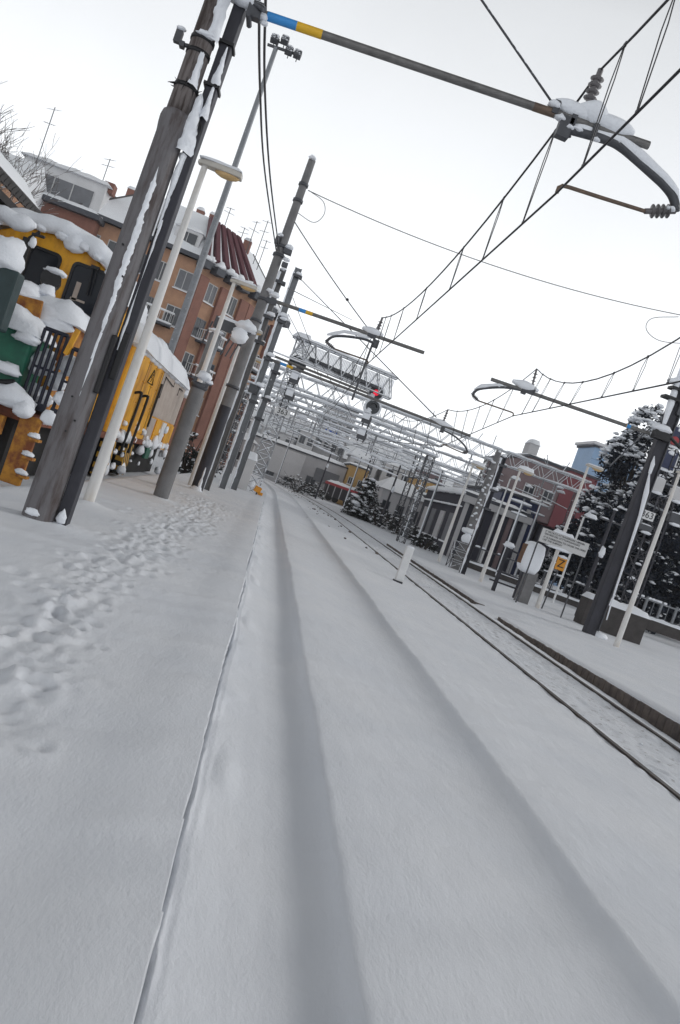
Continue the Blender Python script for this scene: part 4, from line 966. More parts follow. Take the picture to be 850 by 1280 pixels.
# beige service panel, doors and lines on the side
b = MB(); b.bb(SX-.01, SX+.02, 23.0, 28.5, 1.55, 2.9); pn = LB(b, 'beige_panel', M['loco_grey'], body)
b = MB(); b.bb(SX-.01, SX+.025, 18.4, 19.1, .85, 2.6); LB(b, 'grey_panel', M['loco_grey'], body)
b = MB(); b.bb(SX-.01, SX+.03, 19.25, 22.6, .95, 2.85); dr = LB(b, 'door', M['loco'], body, .01)
b = MB(); c0 = Vector((SX+.045, 21.2, 2.47))
b.tube([c0+Vector((0, -.42, -.16)), c0+Vector((0, 0, .22)), c0+Vector((0, .42, -.16)), c0+Vector((0, -.42, -.16))], .014, 5); b.tube([c0+Vector((0, .05, .10)), c0+Vector((0, -.07, 0)), c0+Vector((0, .07, -.01)), c0+Vector((0, -.03, -.11))], .012, 4); LB(b, 'warning_triangle', M['ink'], body)
b = MB(); b.tube([(SX+.05, 23.3, 2.1), (SX+.05, 23.3, 2.75), (SX+.05, 25.2, 2.65), (SX+.05, 25.2, 2.8)], .015, 5); b.tube([(SX+.05, 26.6, 2.5), (SX+.05, 26.6, 2.75), (SX+.05, 27.6, 2.75)], .015, 5); b.tube([(SX+.06, 22.95, 1.2), (SX+.06, 22.95, 2.5)], .03, 6); LB(b, 'pipework', M['black'], body)
for y in (19.25, 20.35, 21.5, 22.6):
    b = MB(); b.bb(SX+.0, SX+.036, y-.012, y+.012, 1.0, 2.84); LB(b, 'panel_seam', M['black'], body)
b = MB()
for y in (19.4, 20.2, 20.5, 21.35, 21.65, 22.45):
    for z in (1.15, 1.7, 2.25, 2.75): b.blob((SX+.035, y, z), (.02, .022, .022), 1, 0, 6, 4, flat=1)
tag(LB(b, 'rivets', M['loco'], body), kind='stuff')
b = MB(); b.box((SX+.045, 20.5, 1.9), (.03, .05, .22)); b.box((SX+.045, 21.65, 1.9), (.03, .05, .22)); LB(b, 'door_handle', M['black'], body)
for k, (y0, y1, z0, z1, m_) in enumerate(((23.2, 24.3, .7, 1.5, 'loco_grey'), (24.5, 25.6, .6, 1.5, 'loco'), (25.8, 26.6, .8, 1.5, 'white'), (26.8, 28.4, .6, 1.5, 'loco'), (24.2, 25.0, .25, .75, 'loco_green'))):
    b = MB(); b.bb(SX-.01, SX+.03+.01*k, y0, y1, z0, z1); LB(b, 'locker', M[m_], body, .01)
for y in (19.7, 20.7):
    b = MB(); b.tube(arc([(SX+.03, y, 1.9), (SX+.16, y, 1.95), (SX+.2, y, 1.8), (SX+.18, y, .4)], 5), .035, 8); LB(b, 'handrail', M['black'])
# sloping snow over the long hood
b = MB(); b.pillow((-5.2, 23.5, 2.91), 3.1, 11.1, .72, 0, 30, 80, 3, .2, None, .6); 
for k in range(16): b.blob((SX-.02, 18.4+k*.66, 2.90+rnd.uniform(-.04, .04)), (.12, rnd.uniform(.35, .5), rnd.uniform(.10, .17)), k, .3)
b.blob((SX-.1, 28.6, 2.75), (.3, .35, .3), 77, .2)
LB(b, 'hood_snow', M['snow'])
# cab
b = MB()
y0, y1 = 15.4, 18.2
prof = [(-6.6, .9), (SX-.08, .9), (SX-.08, 3.1), (SX-.10, 3.3), (SX-.35, 3.75), (SX-.75, 3.98), (-5.2, 4.08), (-5.9, 4.0), (-6.35, 3.75), (-6.6, 3.3)]
vs = [(x, y, z) for y in (y0, y1) for x, z in prof]; n = len(prof)
b.add(vs, [tuple(range(n))[::-1], tuple(range(n, 2*n))] + [(k, (k+1) % n, n+(k+1) % n, n+k) for k in range(n)])
cab = LB(b, 'cab', M['loco'], None, .04)
def rrect(c, w, h, r=.1, n=5):
    out = []
    for (sx, sz, a0) in ((1, 1, 0), (-1, 1, 90), (-1, -1, 180), (1, -1, 270)):
        for k in range(n+1):
            a = R(a0+90*k/n); out.append((c[0]+sx*(w/2-r)+r*math.cos(a), c[1]+sz*(h/2-r)+r*math.sin(a)))
    return out
def window(c, w, h, ydepth, m='loco_glass'):
    P = rrect(c, w, h, .12); Q = rrect(c, w-.10, h-.10, .10); b = MB(); n = len(P)
    b.add([(x, ydepth-.03, z) for x, z in P]+[(x, ydepth-.03, z) for x, z in Q]+[(x, ydepth+.03, z) for x, z in P]+[(x, ydepth+.03, z) for x, z in Q], [(k, (k+1) % n, n+(k+1) % n, n+k) for k in range(n)]+[(k, 2*n+k, 2*n+(k+1) % n, (k+1) % n) for k in range(n)]+[(n+k, n+(k+1) % n, 3*n+(k+1) % n, 3*n+k) for k in range(n)])
    o = LB(b, 'window_frame', M['black'], cab); b = MB(); b.add([(x, ydepth-.008, z) for x, z in Q], [tuple(range(n))]); LB(b, 'glass', M[m], o); return o
yw = 15.4
w1a, w1b = V(38, 306, yw), V(70, 352, yw); window(((w1a.x+w1b.x)/2, 3.36), .62, .78, yw)
w2a, w2b = V(90, 326, yw), V(126, 380, yw); window(((w2a.x+w2b.x)/2+.02, 3.28), .72, .92, yw)
cxw = (w2a.x+w2b.x)/2
b = MB(); b.tube([(cxw+.05, yw-.06, 3.74), (cxw+.10, yw-.06, 3.2)], .014, 5); b.tube([(cxw+.13, yw-.06, 3.74), (cxw+.15, yw-.06, 3.2)], .01, 5); b.box((cxw+.08, yw-.05, 3.74), (.16, .06, .06)); LB(b, 'wiper', M['black'], cab)
b = MB(); b.box((cxw-.12, yw-.016, 3.2), (.09, .008, .36)); b.box((cxw-.05, yw-.016, 3.05), (.28, .008, .04)); LB(b, 'seat_back', M['loco_grey'], cab)
b = MB(); vs = []
pr2 = [(SX+.02, 3.32), (SX-.04, 3.45), (SX-.30, 3.84), (SX-.75, 4.08), (-5.2, 4.2), (-5.9, 4.12), (-6.4, 3.85)]
nn = 14
for k in range(nn):
    yy = y0-.12+(y1-y0+.2)*k/(nn-1); e_ = math.sin(PI*min(1, (k+.6)/3.5)/2)**.6 if k < 4 else 1
    for j, (x, z) in enumerate(pr2):
        q_ = .27+.06*mnoise.noise(Vector((x*2, yy*2, 1)))
        vs.append((x+.02, yy, z-.10+(.10+q_*e_)*(1 if 0 < j < 6 else .35)))
b.add(vs, [(k*7+j, k*7+j+1, (k+1)*7+j+1, (k+1)*7+j) for k in range(nn-1) for j in range(6)], 0, True)
lowr = [(x, y0-.12, z-.09) for x, z in pr2]; b.add(vs[:7]+lowr, [(j, 7+j, 7+j+1, j+1) for j in range(6)], 0, True)
b.snowline([(SX+.03, y0-.08, 3.22), (SX-.02, y0-.08, 3.42), (SX-.18, y0-.08, 3.68), (SX-.36, y0-.08, 3.88), (SX-.76, y0-.08, 4.06), (-4.85, y0-.1, 4.12), (-5.2, y0-.1, 4.16), (-5.9, y0-.08, 4.1), (-6.4, y0-.08, 3.85)], .155, .35, 2, 12, .06)
for k, (x_, z_, r_) in enumerate(((SX-.25, 3.72, .07), (SX-.55, 3.92, .07), (SX-.85, 4.02, .08), (-5.1, 4.06, .08), (-5.5, 4.06, .07))): b.blob((x_, y0-.16, z_), (r_*1.6, .09, r_), k, .2, 16, 12, flat=1)
b.blob((-4.86, y0-.10, 4.02), (.22, .16, .19), 5, .12, 20, 14, flat=.9)
LB(b, 'roof_snow', M['snow'], cab)
qa, qb = V(36, 298, 14.6), V(12, 372, 14.6); b = MB(); b.bar(qa, qb, .16, .12); b.bar(qa, V(50, 290, 14.6), .05); b.bar(V(40, 292, 14.6), V(56, 297, 14.6), .05); po = LB(b, 'mirror_post', M['black'], None, .01)
b = MB(); b.snowline([V(-6, 262, 14.6), V(20, 280, 14.6), V(44, 285, 14.6)], .13, .3, 4, 10, .06); b.blob(V(40, 305, 14.55), (.07, .05, .13), 3, .2); LB(b, 'snow', M['snow'], po)
# low bonnet in front of the cab, with snow heaps
b = MB(); b.bb(-6.4, SX-.05, 13.5, 15.4, .9, 2.45); bon = LB(b, 'bonnet', M['loco_rusty'], None, .05)
b = MB(); b.pillow((-5.1, 14.4, 2.42), 2.75, 2.15, .36, 0, 34, 26, 6, .35, None, .7); b.blob((-4.25, 13.55, 2.35), (.4, .25, .28), 2, .15, 22, 16); b.blob((-4.9, 13.7, 2.62), (.36, .34, .26), 4, .15, 22, 16); b.blob((-4.15, 14.4, 2.55), (.5, .6, .20), 5, .12, 22, 16)
b.blob((-5.3, 14.2, 2.6), (.5, .5, .24), 8, .15, 22, 16); LB(b, 'bonnet_snow', M['snow'])
q = V(66, 352, 14.0); b = MB(); b.tube([(q.x, 14.0, 2.5), (q.x, 14.0, q.z+.02)], .10, 10); b.tube([q+Vector((-.06, .1, 0)), q+Vector((0, -.14, .02))], .17, 14); hl = LB(b, 'headlight', M['black'])
b = MB(); b.blob(q+Vector((0, -.02, .15)), (.2, .2, .08), 3, .2); b.blob(V(57, 366, 13.8), (.16, .14, .15), 4, .2); LB(b, 'snow', M['snow'], hl)
q = V(22, 385, 13.2); b = MB(); b.box(q, (.75, .05, .42), 0, 0, 0, R(-6)); LB(b, 'wooden_board', M['loco_rusty'], None, .02)
# green nose
b = MB(); b.bb(-6.5, -4.12, 12.6, 13.5, .95, 2.0); gn = LB(b, 'green_nose', M['loco_green'], None, .05)
b = MB(); b.pillow((-5.3, 13.0, 1.98), 2.55, 1.15, .36, 0, 34, 18, 4, .35, None, .7); b.blob(V(32, 424, 12.5), (.22, .12, .12), 3, .3); b.blob(V(6, 462, 12.5), (.25, .12, .13), 4, .3); b.blob(V(12, 500, 12.5), (.40, .2, .22), 5, .3); b.blob(V(28, 515, 12.4), (.16, .14, .18), 6, .35); LB(b, 'snow', M['snow'], gn)
b = MB(); b.tube([V(0, 478, 12.5), V(18, 478, 12.5)], .05, 8); LB(b, 'hose', M['black'], gn)
q = V(4, 375, 12.0); b = MB(); b.box(q, (.30, .3, .9)); st_ = LB(b, 'exhaust_stack', M['slate'], None, .04); b = MB(); b.blob(V(4, 325, 12.0), (.30, .28, .36), 4, .2, 16, 12); LB(b, 'snow', M['snow'], st_)
# front railing: two panels of bars
def railing(p, q, z0, z1, n):
    p, q = Vector(p), Vector(q); b = MB()
    for k in range(n): c = p.lerp(q, k/(n-1)); b.tube([(c.x, c.y, z0), (c.x, c.y, z1)], .028, 8)
    b.tube([(p.x, p.y, z1), (q.x, q.y, z1)], .034, 8); b.tube([(p.x, p.y, (z0+z1)/2), (q.x, q.y, (z0+z1)/2)], .022, 6); b.box(((p.x+q.x)/2, p.y, z0+.02), (abs(q.x-p.x)+.06, .05, .12)); return LB(b, 'railing', M['navy'])
yr = 12.7
ra, rb = V(57, 410, yr), V(84, 425, yr); railing((ra.x, yr, 0), (rb.x, yr, 0), .95, ra.z, 5)
ra, rb = V(92, 436, yr), V(108, 442, yr); railing((ra.x, yr, 0), (rb.x, yr, 0), .95, ra.z, 3)
b = MB(); b.bar(V(82, 443, yr-.05), V(98, 412, yr-.05), .07); LB(b, 'lever', M['loco'])
b = MB()
for (px, py, s_, y_) in ((50, 460, .26, 12.85), (60, 445, .12, 12.9), (88, 462, .24, 12.9), (75, 500, .14, 12.6), (60, 525, .16, 12.55), (40, 490, .15, 12.9), (52, 500, .2, 13), (70, 480, .2, 13)): b.blob(V(px, py, y_), (s_*.8, s_*.5, s_), px, .3)
LB(b, 'railing_snow', M['snow'])
# walkway, steps, frame and wheels below
b = MB(); b.bb(-6.5, SX+.05, 12.7, 28.7, .66, .80); LB(b, 'walkway', M['loco_red'])
b = MB(); b.bb(-6.3, SX-.25, 12.8, 28.5, -.3, .68); LB(b, 'underframe', M['loco_dark'])
b = MB(); b.bb(-6.5, -4.15, 12.56, 12.72, .36, .66); bb_ = LB(b, 'buffer_beam', M['loco_rusty'], None, .01)
b = MB(); b.bb(-4.75, -4.25, 12.50, 12.56, .3, .66); LB(b, 'red_plate', M['loco_red'], bb_)
for x in (-4.75, -5.95):
    b = MB(); b.tube([(x, 12.55, .42), (x, 12.15, .42)], .1, 10); b.tube([(x, 12.15, .42), (x, 12.08, .42)], .22, 16); bf = LB(b, 'buffer', M['loco_dark']); b = MB(); b.blob((x, 12.2, .62), (.2, .2, .12), x, .3); LB(b, 'snow', M['snow'], bf)
b = MB(); b.bb(-3.90, -3.58, 12.5, 12.58, -.3, .80); b.bb(-4.95, -4.5, 12.44, 12.54, .02, .45); LB(b, 'step_plate', M['loco_rusty'], None, .01)
for z in (-.15, .15, .45):
    b = MB(); b.bb(-3.66, -3.50, 12.42, 12.6, z, z+.04); o = LB(b, 'step', M['loco_rusty']); b = MB(); b.blob((-3.6, 12.47, z+.07), (.10, .08, .06), z*9, .3); LB(b, 'snow', M['snow'], o)
for (ya, yb_) in ((18.7, 19.5), (21.0, 21.9)):
    b = MB(); b.bb(SX-.15, SX+.06, ya, yb_, -.25, .62); LB(b, 'striped_steps', M['stripe'], None, .01)
for y in (14.4, 16.8, 23.5, 26.5):
    for x in (SX-.55,):
        b = MB(); b.tube([(x, y, .12), (x+.13, y, .12)], .46, 24); LB(b, 'wheel', M['loco_dark'])
b = MB()
for k in range(60):
    y = rnd.uniform(18.4, 28.4); z = rnd.choice((.70, .72, rnd.uniform(.0, 1.3), rnd.uniform(-.2, .6))); s_ = rnd.uniform(.06, .2)
    b.blob((SX+rnd.uniform(-.02, .1), y, z), (s_*.6, s_*1.3, s_*rnd.uniform(.6, 1.6)), k, .4, 8, 6)
LB(b, 'clinging_snow', M['snow'])

# snow bank hiding the engine's wheels
# shed with tiled eave beyond the engine
e0, e1 = VX(-10, 200, -8.2), VX(52, 282, -8.2); zE = (e0.z+e1.z)/2
t = thing('goods_shed', 'dark open shed with snowy tiled eaves behind the engine cab', 'shed', (-10, 18, -.3))
off = Vector((-10, 18, -.3))
b = MB(); b.bb(-13.5, -8.7, 8, e1.y-.4, -.5, zE-.2); b.build('wall', M['shed'], t, off)
b = MB(); ya, yb_ = 7.5, e1.y
b.add([(-8.1, ya, zE), (-8.1, yb_, zE), (-11, yb_, zE+1.5), (-11, ya, zE+1.5), (-8.1, ya, zE-.12), (-8.1, yb_, zE-.12), (-11, yb_, zE+1.38), (-11, ya, zE+1.38)], [(0, 1, 2, 3), (7, 6, 5, 4), (0, 4, 5, 1), (1, 5, 6, 2), (0, 3, 7, 4), (2, 6, 7, 3)])
for k in range(int((yb_-ya)/.28)): y = ya+.14+k*.28; b.tube([(-8.06, y, zE-.05), (-8.25, y, zE+.06)], .12, 8)
rf = b.build('roof', M['tile'], t, off)
b = MB(); b.pillow((-9.6, (ya+yb_)/2, zE+.76), 2.95, yb_-ya, .42, 0, 10, 24, 2, .3, (-1.5/2.9, 0)); b.build('snow', M['roof_snow'], rf, off)
b = MB(); b.bar((-8.3, yb_-.6, zE-.3), (-8.3, yb_-.6, -.3), .18); b.bar((-8.3, 14, zE-.3), (-8.3, 14, -.3), .18); b.bar((-8.25, ya, zE-.35), (-8.25, yb_, zE-.35), .18); b.build('timber_post', M['shed'], t, off)

# bare tree at the left
def bare_tree(label, loc, H, seed, name='bare_tree'):
    t = thing(name, label, 'tree', loc); rr = random.Random(seed); b = MB(); tw = MB(); sn = MB()
    def grow(p, d, L_, r_, lev, mb):
        q = p+d*L_*.5+Vector((rr.uniform(-.05, .05)*L_,)*3); e = p+d*L_
        mb.tube([p, q, e], [max(r_, .011), max(r_*.8, .010), max(r_*.6, .008)], 6 if lev < 2 else 4, cap=False)
        if lev > 1 and rr.random() < .6: sn.tube([q+Vector((0, 0, r_*.7)), e+Vector((0, 0, r_*.7))], r_*.55+.004, 4)
        if lev == 6: return
        for k in range(3 if lev < 5 else 2):
            nd = (d+Vector((rr.uniform(-.75, .75), rr.uniform(-.75, .75), rr.uniform(-.15, .55)))).normalized()
            grow(p.lerp(e, rr.uniform(.55, 1)), nd, L_*rr.uniform(.6, .82), r_*.55, lev+1, tw if lev >= 1 else b)
    grow(Vector((0, 0, -.3)), Vector((0, 0, 1)), H*.38, H*.018, 0, b)
    b.build('trunk', M['bark'], t); tw.build('branches', M['twig'], t); sn.build('snow', M['snow'], t)
q = V(-34, 128, 42); bare_tree('leafless tree spreading fine twigs over the roofs at the far left', (q.x-.5, 42, -.3), q.z*1.07, 5)

# ------------------------------------------------------------------ buildings
def facade_window(parent, off, p, ux, w, h, nrm, frame='frame', glass='glass', sill=True):
    """window set in a facade at p (bottom centre), ux along the wall, nrm outwards"""
    p, ux, nrm = Vector(p), Vector(ux), Vector(nrm); z = Vector((0, 0, 1))
    b = MB()
    def slab(a0, a1, z0, z1, d0, d1, bb_):
        vs = [p+ux*a+z*zz+nrm*d for a in (a0, a1) for d in (d0, d1) for zz in (z0, z1)]
        bb_.add(vs, [(0, 1, 3, 2), (4, 6, 7, 5), (0, 4, 5, 1), (2, 3, 7, 6), (0, 2, 6, 4), (1, 5, 7, 3)])
    f = .07
    slab(-w/2, -w/2+f, 0, h, -.02, .06, b); slab(w/2-f, w/2, 0, h, -.02, .06, b); slab(-w/2+f, w/2-f, h-f, h, -.02, .06, b); slab(-w/2+f, w/2-f, 0, f, -.02, .06, b); slab(-.03, .03, f, h-f, -.02, .05, b)
    o = b.build('window', M[frame], parent, off)
    b = MB(); slab(-w/2+f, w/2-f, f, h-f, -.02, .02, b); b.build('pane', M[glass], o, off)
    if sill:
        b = MB(); slab(-w/2-.1, w/2+.1, -.09, -.02, -.02, .16, b); b.build('sill', M['roof_snow'], o, off)

# corner apartment block
bx = Vector((-14, 68, 0)); t = thing('apartment_block', 'brown brick apartment block with snowy roof and maroon roof fins', 'building', bx)
ZE = 15.3; BASE = -.5
A = [Vector((-20.6, 65.0)), Vector((-10.9, 66.4)), Vector((-6.9, 71.2)), Vector((-4.3, 78.5)), Vector((-12, 84)), Vector((-22, 78))]
def prism(b, poly, z0, z1, mi=0):
    n = len(poly); b.add([(p.x, p.y, z0) for p in poly]+[(p.x, p.y, z1) for p in poly], [tuple(range(n, 2*n))]+[(k, (k+1) % n, n+(k+1) % n, n+k) for k in range(n)], mi)
b = MB(); prism(b, A, BASE, ZE); wl = b.build('wall', M['brick'], t, bx)
b = MB()
for k in range(2):       # reddish pilasters and bands on the angled faces
    p, q = A[k+1], A[k+2]; d_ = (q-p); L_ = d_.length; d_ = d_/L_; nm = Vector((d_.y, -d_.x))
    for s_ in ((.0, .16), (.42, .58), (.84, 1.0)):
        a0, a1 = p+d_*L_*s_[0]-nm*.05, p+d_*L_*s_[1]-nm*.05
        prism(b, [a0, a1, a1+nm*.35, a0+nm*.35][::-1], BASE, ZE-.9)
b.build('pilaster', M['brick_red'], t, bx)
for k, (cols_, kind) in enumerate(((5, 0), (2, 1), (3, 1))):
    p, q = A[k], A[k+1]; d_ = (q-p); L_ = d_.length; d_ = d_/L_; nm = Vector((d_.y, -d_.x))
    for fl_ in range(5):
        for c_ in range(cols_):
            s_ = (c_+.5)/cols_; s_ = {2: (.29, .71)}.get(cols_, [s_]*cols_)[c_ if cols_ == 2 else 0] if cols_ == 2 else s_
            P = p+d_*L_*s_
            w_ = 1.3 if kind == 0 else 1.15
            facade_window(wl, bx, (P.x, P.y, BASE+.9+fl_*3.05), (d_.x, d_.y, 0), w_, 1.6, (nm.x, nm.y, 0), 'frame' if (fl_+c_) % 3 else 'shutter', 'glass' if (fl_+c_) % 4 else 'shutter')
# balconies with snow
for (k, s0, s1, fl_) in ((0, .55, .92, 3), (0, .55, .92, 2), (0, .05, .4, 3), (0, .55, .92, 1), (2, .2, .75, 3), (2, .2, .75, 2), (2, .2, .75, 1), (1, .3, .7, 2), (1, .3, .7, 3)):
    p, q = A[k], A[k+1]; d_ = (q-p); nm = Vector((d_.y, -d_.x)).normalized(); a0, a1 = p+d_*s0, p+d_*s1; z = BASE+.75+fl_*3.05
    b = MB(); prism(b, [a0, a1, a1+nm*1.1, a0+nm*1.1][::-1], z-.18, z); bl_ = b.build('balcony', M['fascia'], t, bx)
    b = MB(); e_ = [a0+nm*.02, a0+nm*1.05, a1+nm*1.05, a1+nm*.02]
    for (u_, v_) in zip(e_, e_[1:]):
        for zz in (z+.15, z+.95): b.bar((u_.x, u_.y, zz), (v_.x, v_.y, zz), .06)
        n_ = int((v_-u_).length/.3)+1
        for i in range(n_+1): c_ = u_.lerp(v_, i/n_); b.bar((c_.x, c_.y, z), (c_.x, c_.y, z+.95), .03)
    b.build('railing', M['white'], bl_, bx)
    b = MB(); b.snowline([(e_[1].x, e_[1].y, z+1.0), (e_[2].x, e_[2].y, z+1.0)], .07, .5, z, 6, .4); b.snowline([(e_[1].x, e_[1].y, z+.05), (e_[2].x, e_[2].y, z+.05)], .12, .5, z, 6, .4); b.build('snow', M['roof_snow'], bl_, bx)
# eaves and roof
C0 = Vector((-13.5, 74)); Ao = [C0+(p-C0)*1.075 for p in A]
b = MB(); prism(b, Ao, ZE, ZE+.35); b.build('eaves', M['fascia'], t, bx)
Ai = [C0+(p-C0)*.55 for p in A]; n = len(A); HR = 4.6
b = MB(); vs = [(p.x, p.y, ZE+.36) for p in Ao]+[(p.x, p.y, ZE+HR) for p in Ai]
b.add(vs, [(k, (k+1) % n, n+(k+1) % n, n+k) for k in range(n)]+[tuple(range(n, 2*n))]); rf = b.build('roof', M['roof_snow'], t, bx)
b = MB()
for k in range(4): b.tube([(Ao[k].x, Ao[k].y, ZE+.38), (Ai[k].x, Ai[k].y, ZE+HR+.02)], .09, 5)
b.build('hip_tiles', M['tile'], rf, bx)
p, q = Ao[1], Ao[2]; pi_, qi = Ai[1], Ai[2]
for j in range(6):
    s_ = (j-.15)/5.4; lo_ = p.lerp(q, s_); hi_ = pi_.lerp(qi, s_); d_ = (q-p).normalized()
    P = Vector((lo_.x, lo_.y, ZE+.45)); Q = Vector((lo_.x, lo_.y, ZE+.45)).lerp(Vector((hi_.x, hi_.y, ZE+HR+.1)), .92)
    b = MB(); ux = Vector((d_.x, d_.y, 0)); nrm = (Q-P).cross(ux).normalized(); nrm = nrm if nrm.z > 0 else -nrm
    vs = [P-ux*.25, P+ux*.25, Q+ux*.25, Q-ux*.25]; b.add(vs+[v_+nrm*.35 for v_ in vs], [(4, 5, 6, 7), (0, 1, 5, 4), (1, 2, 6, 5), (2, 3, 7, 6), (3, 0, 4, 7)]); b.build('roof_fin', M['maroon'], rf, bx)
    P2 = p.lerp(q, s_+.09); b = MB(); b.blob((P2.x, P2.y, ZE+.4), (.5, .45, .4), j, .3); b.tube([(P2.x, P2.y, ZE+.5), tuple(Vector((P2.x, P2.y, ZE+.5)).lerp(Vector((pi_.lerp(qi, s_+.09).x, pi_.lerp(qi, s_+.09).y, ZE+HR+.25)), .9))], .15, 8); b.build('snow_lump', M['roof_snow'], rf, bx)
# parapet with planter boxes along the angled fronts
b = MB()
for j in range(9):
    s_ = j/8; P = (Ao[1].lerp(Ao[2], s_*2) if s_ < .5 else Ao[2].lerp(Ao[3], s_*2-1)); b.box((P.x, P.y, ZE-.1), (.9, .9, .6), R(45))
pb_ = b.build('planter_row', M['fascia'], t, bx); b = MB()
for j in range(9):
    s_ = j/8; P = (Ao[1].lerp(Ao[2], s_*2) if s_ < .5 else Ao[2].lerp(Ao[3], s_*2-1)); b.blob((P.x, P.y, ZE+.3), (.55, .55, .35), j, .3)
b.build('snow', M['roof_snow'], pb_, bx)
for (px, py) in ((164, 236), (250, 262), (266, 268), (309, 300)):
    c_ = V(px, py+6, 74); b = MB(); b.box((c_.x, c_.y, c_.z-.8), (.7, .7, 2.2)); ch = b.build('chimney', M['brick_red'], rf, bx); b = MB(); b.pillow((c_.x, c_.y, c_.z+.3), .8, .8, .3, 0, 5, 5, px); b.build('snow', M['roof_snow'], ch, bx)
# dormer in front slope
p = Ao[0].lerp(Ao[1], .80); b = MB(); b.box((p.x, p.y+1.9, ZE+1.5), (2.2, 2.2, 1.4)); dm = b.build('dormer', M['pale'], rf, bx); facade_window(dm, bx, (p.x, p.y+.80, ZE+1.0), (1, 0, 0), 1.7, 1.0, (0, -1, 0), 'frame', 'glass', False)
b = MB(); b.pillow((p.x, p.y+1.9, ZE+2.2), 2.5, 2.5, .35, 0, 6, 6, 3); b.build('snow', M['roof_snow'], dm, bx)

def antenna(px, py, Y, H, label, seed):
    q = V(px, py, Y); rr = random.Random(seed); t = thing('roof_antenna', label, 'antenna', q, 0, 'antennas on the roofs')
    b = MB(); b.tube([(0, 0, -H*.1), (0, 0, H)], .035, 5); b.build('rod', M['galv_dark'], t)
    b = MB()
    for k in range(2):
        z = H*(.72+.24*k); a = rr.uniform(-.6, .6); L_ = rr.uniform(.7, 1.1); d_ = Vector((math.cos(a), math.sin(a), .0))
        b.tube([Vector((0, 0, z))-d_*L_*.5, Vector((0, 0, z))+d_*L_*.5], .022, 4)
        for i in range(6): c_ = Vector((0, 0, z))+d_*L_*(i/5-.5); s_ = Vector((-d_.y, d_.x, .5))*.2; b.tube([c_-s_, c_+s_], .014, 4)
    b.build('aerial', M['galv_dark'], t)
for i, (px, py, H_, lab) in enumerate(((281, 282, 1.7, 'tv antenna on the block roof, leftmost above the maroon fins'), (298, 308, 1.8, 'tv antenna behind the roof fins, just left of the pair of tall ones'), (307, 318, 3.2, 'tall tv antenna on the roof right of the fins'), (318, 325, 3.8, 'tallest tv antenna, on the block roof near the round mast'), (322, 334, 2.6, 'low tv antenna against the round mast'))):
    antenna(px, py, 73, H_, lab, i)
antenna(127, 230, 68, 2.2, 'thin antenna on the white penthouse roof', 8); antenna(44, 207, 62, 4.6, 'long thin antenna on the leftmost gable roof, by the bare tree', 9)

# penthouse building to its left
bx = Vector((-24, 66, 0)); t = thing('penthouse_block', 'pale building with long attic window and flat snowy roof, left of the brick block', 'building', bx)
b = MB(); b.bb(-29.5, -19.3, 64, 74, -.5, 14.9); b.build('wall', M['brick_red'], t, bx)
b = MB(); b.bb(-30, -19.0, 63.4, 74.4, 14.9, 15.3); b.build('eaves', M['fascia'], t, bx)
b = MB(); b.bb(-26.2, -19.6, 64.6, 73.5, 15.3, 17.9); at_ = b.build('attic', M['pale'], t, bx)
b = MB(); b.bb(-25.0, -20.4, 64.50, 64.58, 15.75, 17.1); wn = b.build('window', M['shutter'], at_, bx)
b = MB()
for x in (-23.5, -22.0): b.bb(x-.04, x+.04, 64.46, 64.5, 15.75, 17.1)
b.bb(-25.1, -20.3, 64.40, 64.6, 15.62, 15.75); b.build('mullion', M['frame'], wn, bx)
b = MB(); b.pillow((-22.9, 69, 17.9), 7.2, 9.6, .5, 0, 14, 14, 3, .3); b.build('roof_snow', M['roof_snow'], t, bx)
b = MB(); b.pillow((-24.5, 64.0, 15.3), 11, 1.2, .3, 0, 16, 5, 4, .4); b.build('ledge_snow', M['roof_snow'], t, bx)
b = MB(); b.bb(-20.0, -19.2, 65, 66, 17.6, 18.4); b.build('chimney', M['brick_red'], t, bx)
bx = Vector((-30, 60, 0)); t = thing('gable_house', 'house with a steep snowy gable beneath the bare tree at far left', 'house', bx)
q = V(38, 196, 60)
b = MB(); b.bb(-32, q.x, 58, 66, -.5, q.z-2.4); b.build('wall', M['brick'], t, bx)
b = MB(); x0_, x1_ = -33, q.x+.4; zr = q.z; xm = -29.5
vs = [(x0_, 57.6, zr-2.6), (x1_, 57.6, zr-2.6), (x1_, 66.5, zr-2.6), (x0_, 66.5, zr-2.6), (x0_, 62, zr+.2), (x1_, 62, zr+.2)]
b.add(vs, [(0, 1, 5, 4), (2, 3, 4, 5), (1, 2, 5), (3, 0, 4), (0, 3, 2, 1)]); b.build('roof', M['roof_snow'], t, bx)

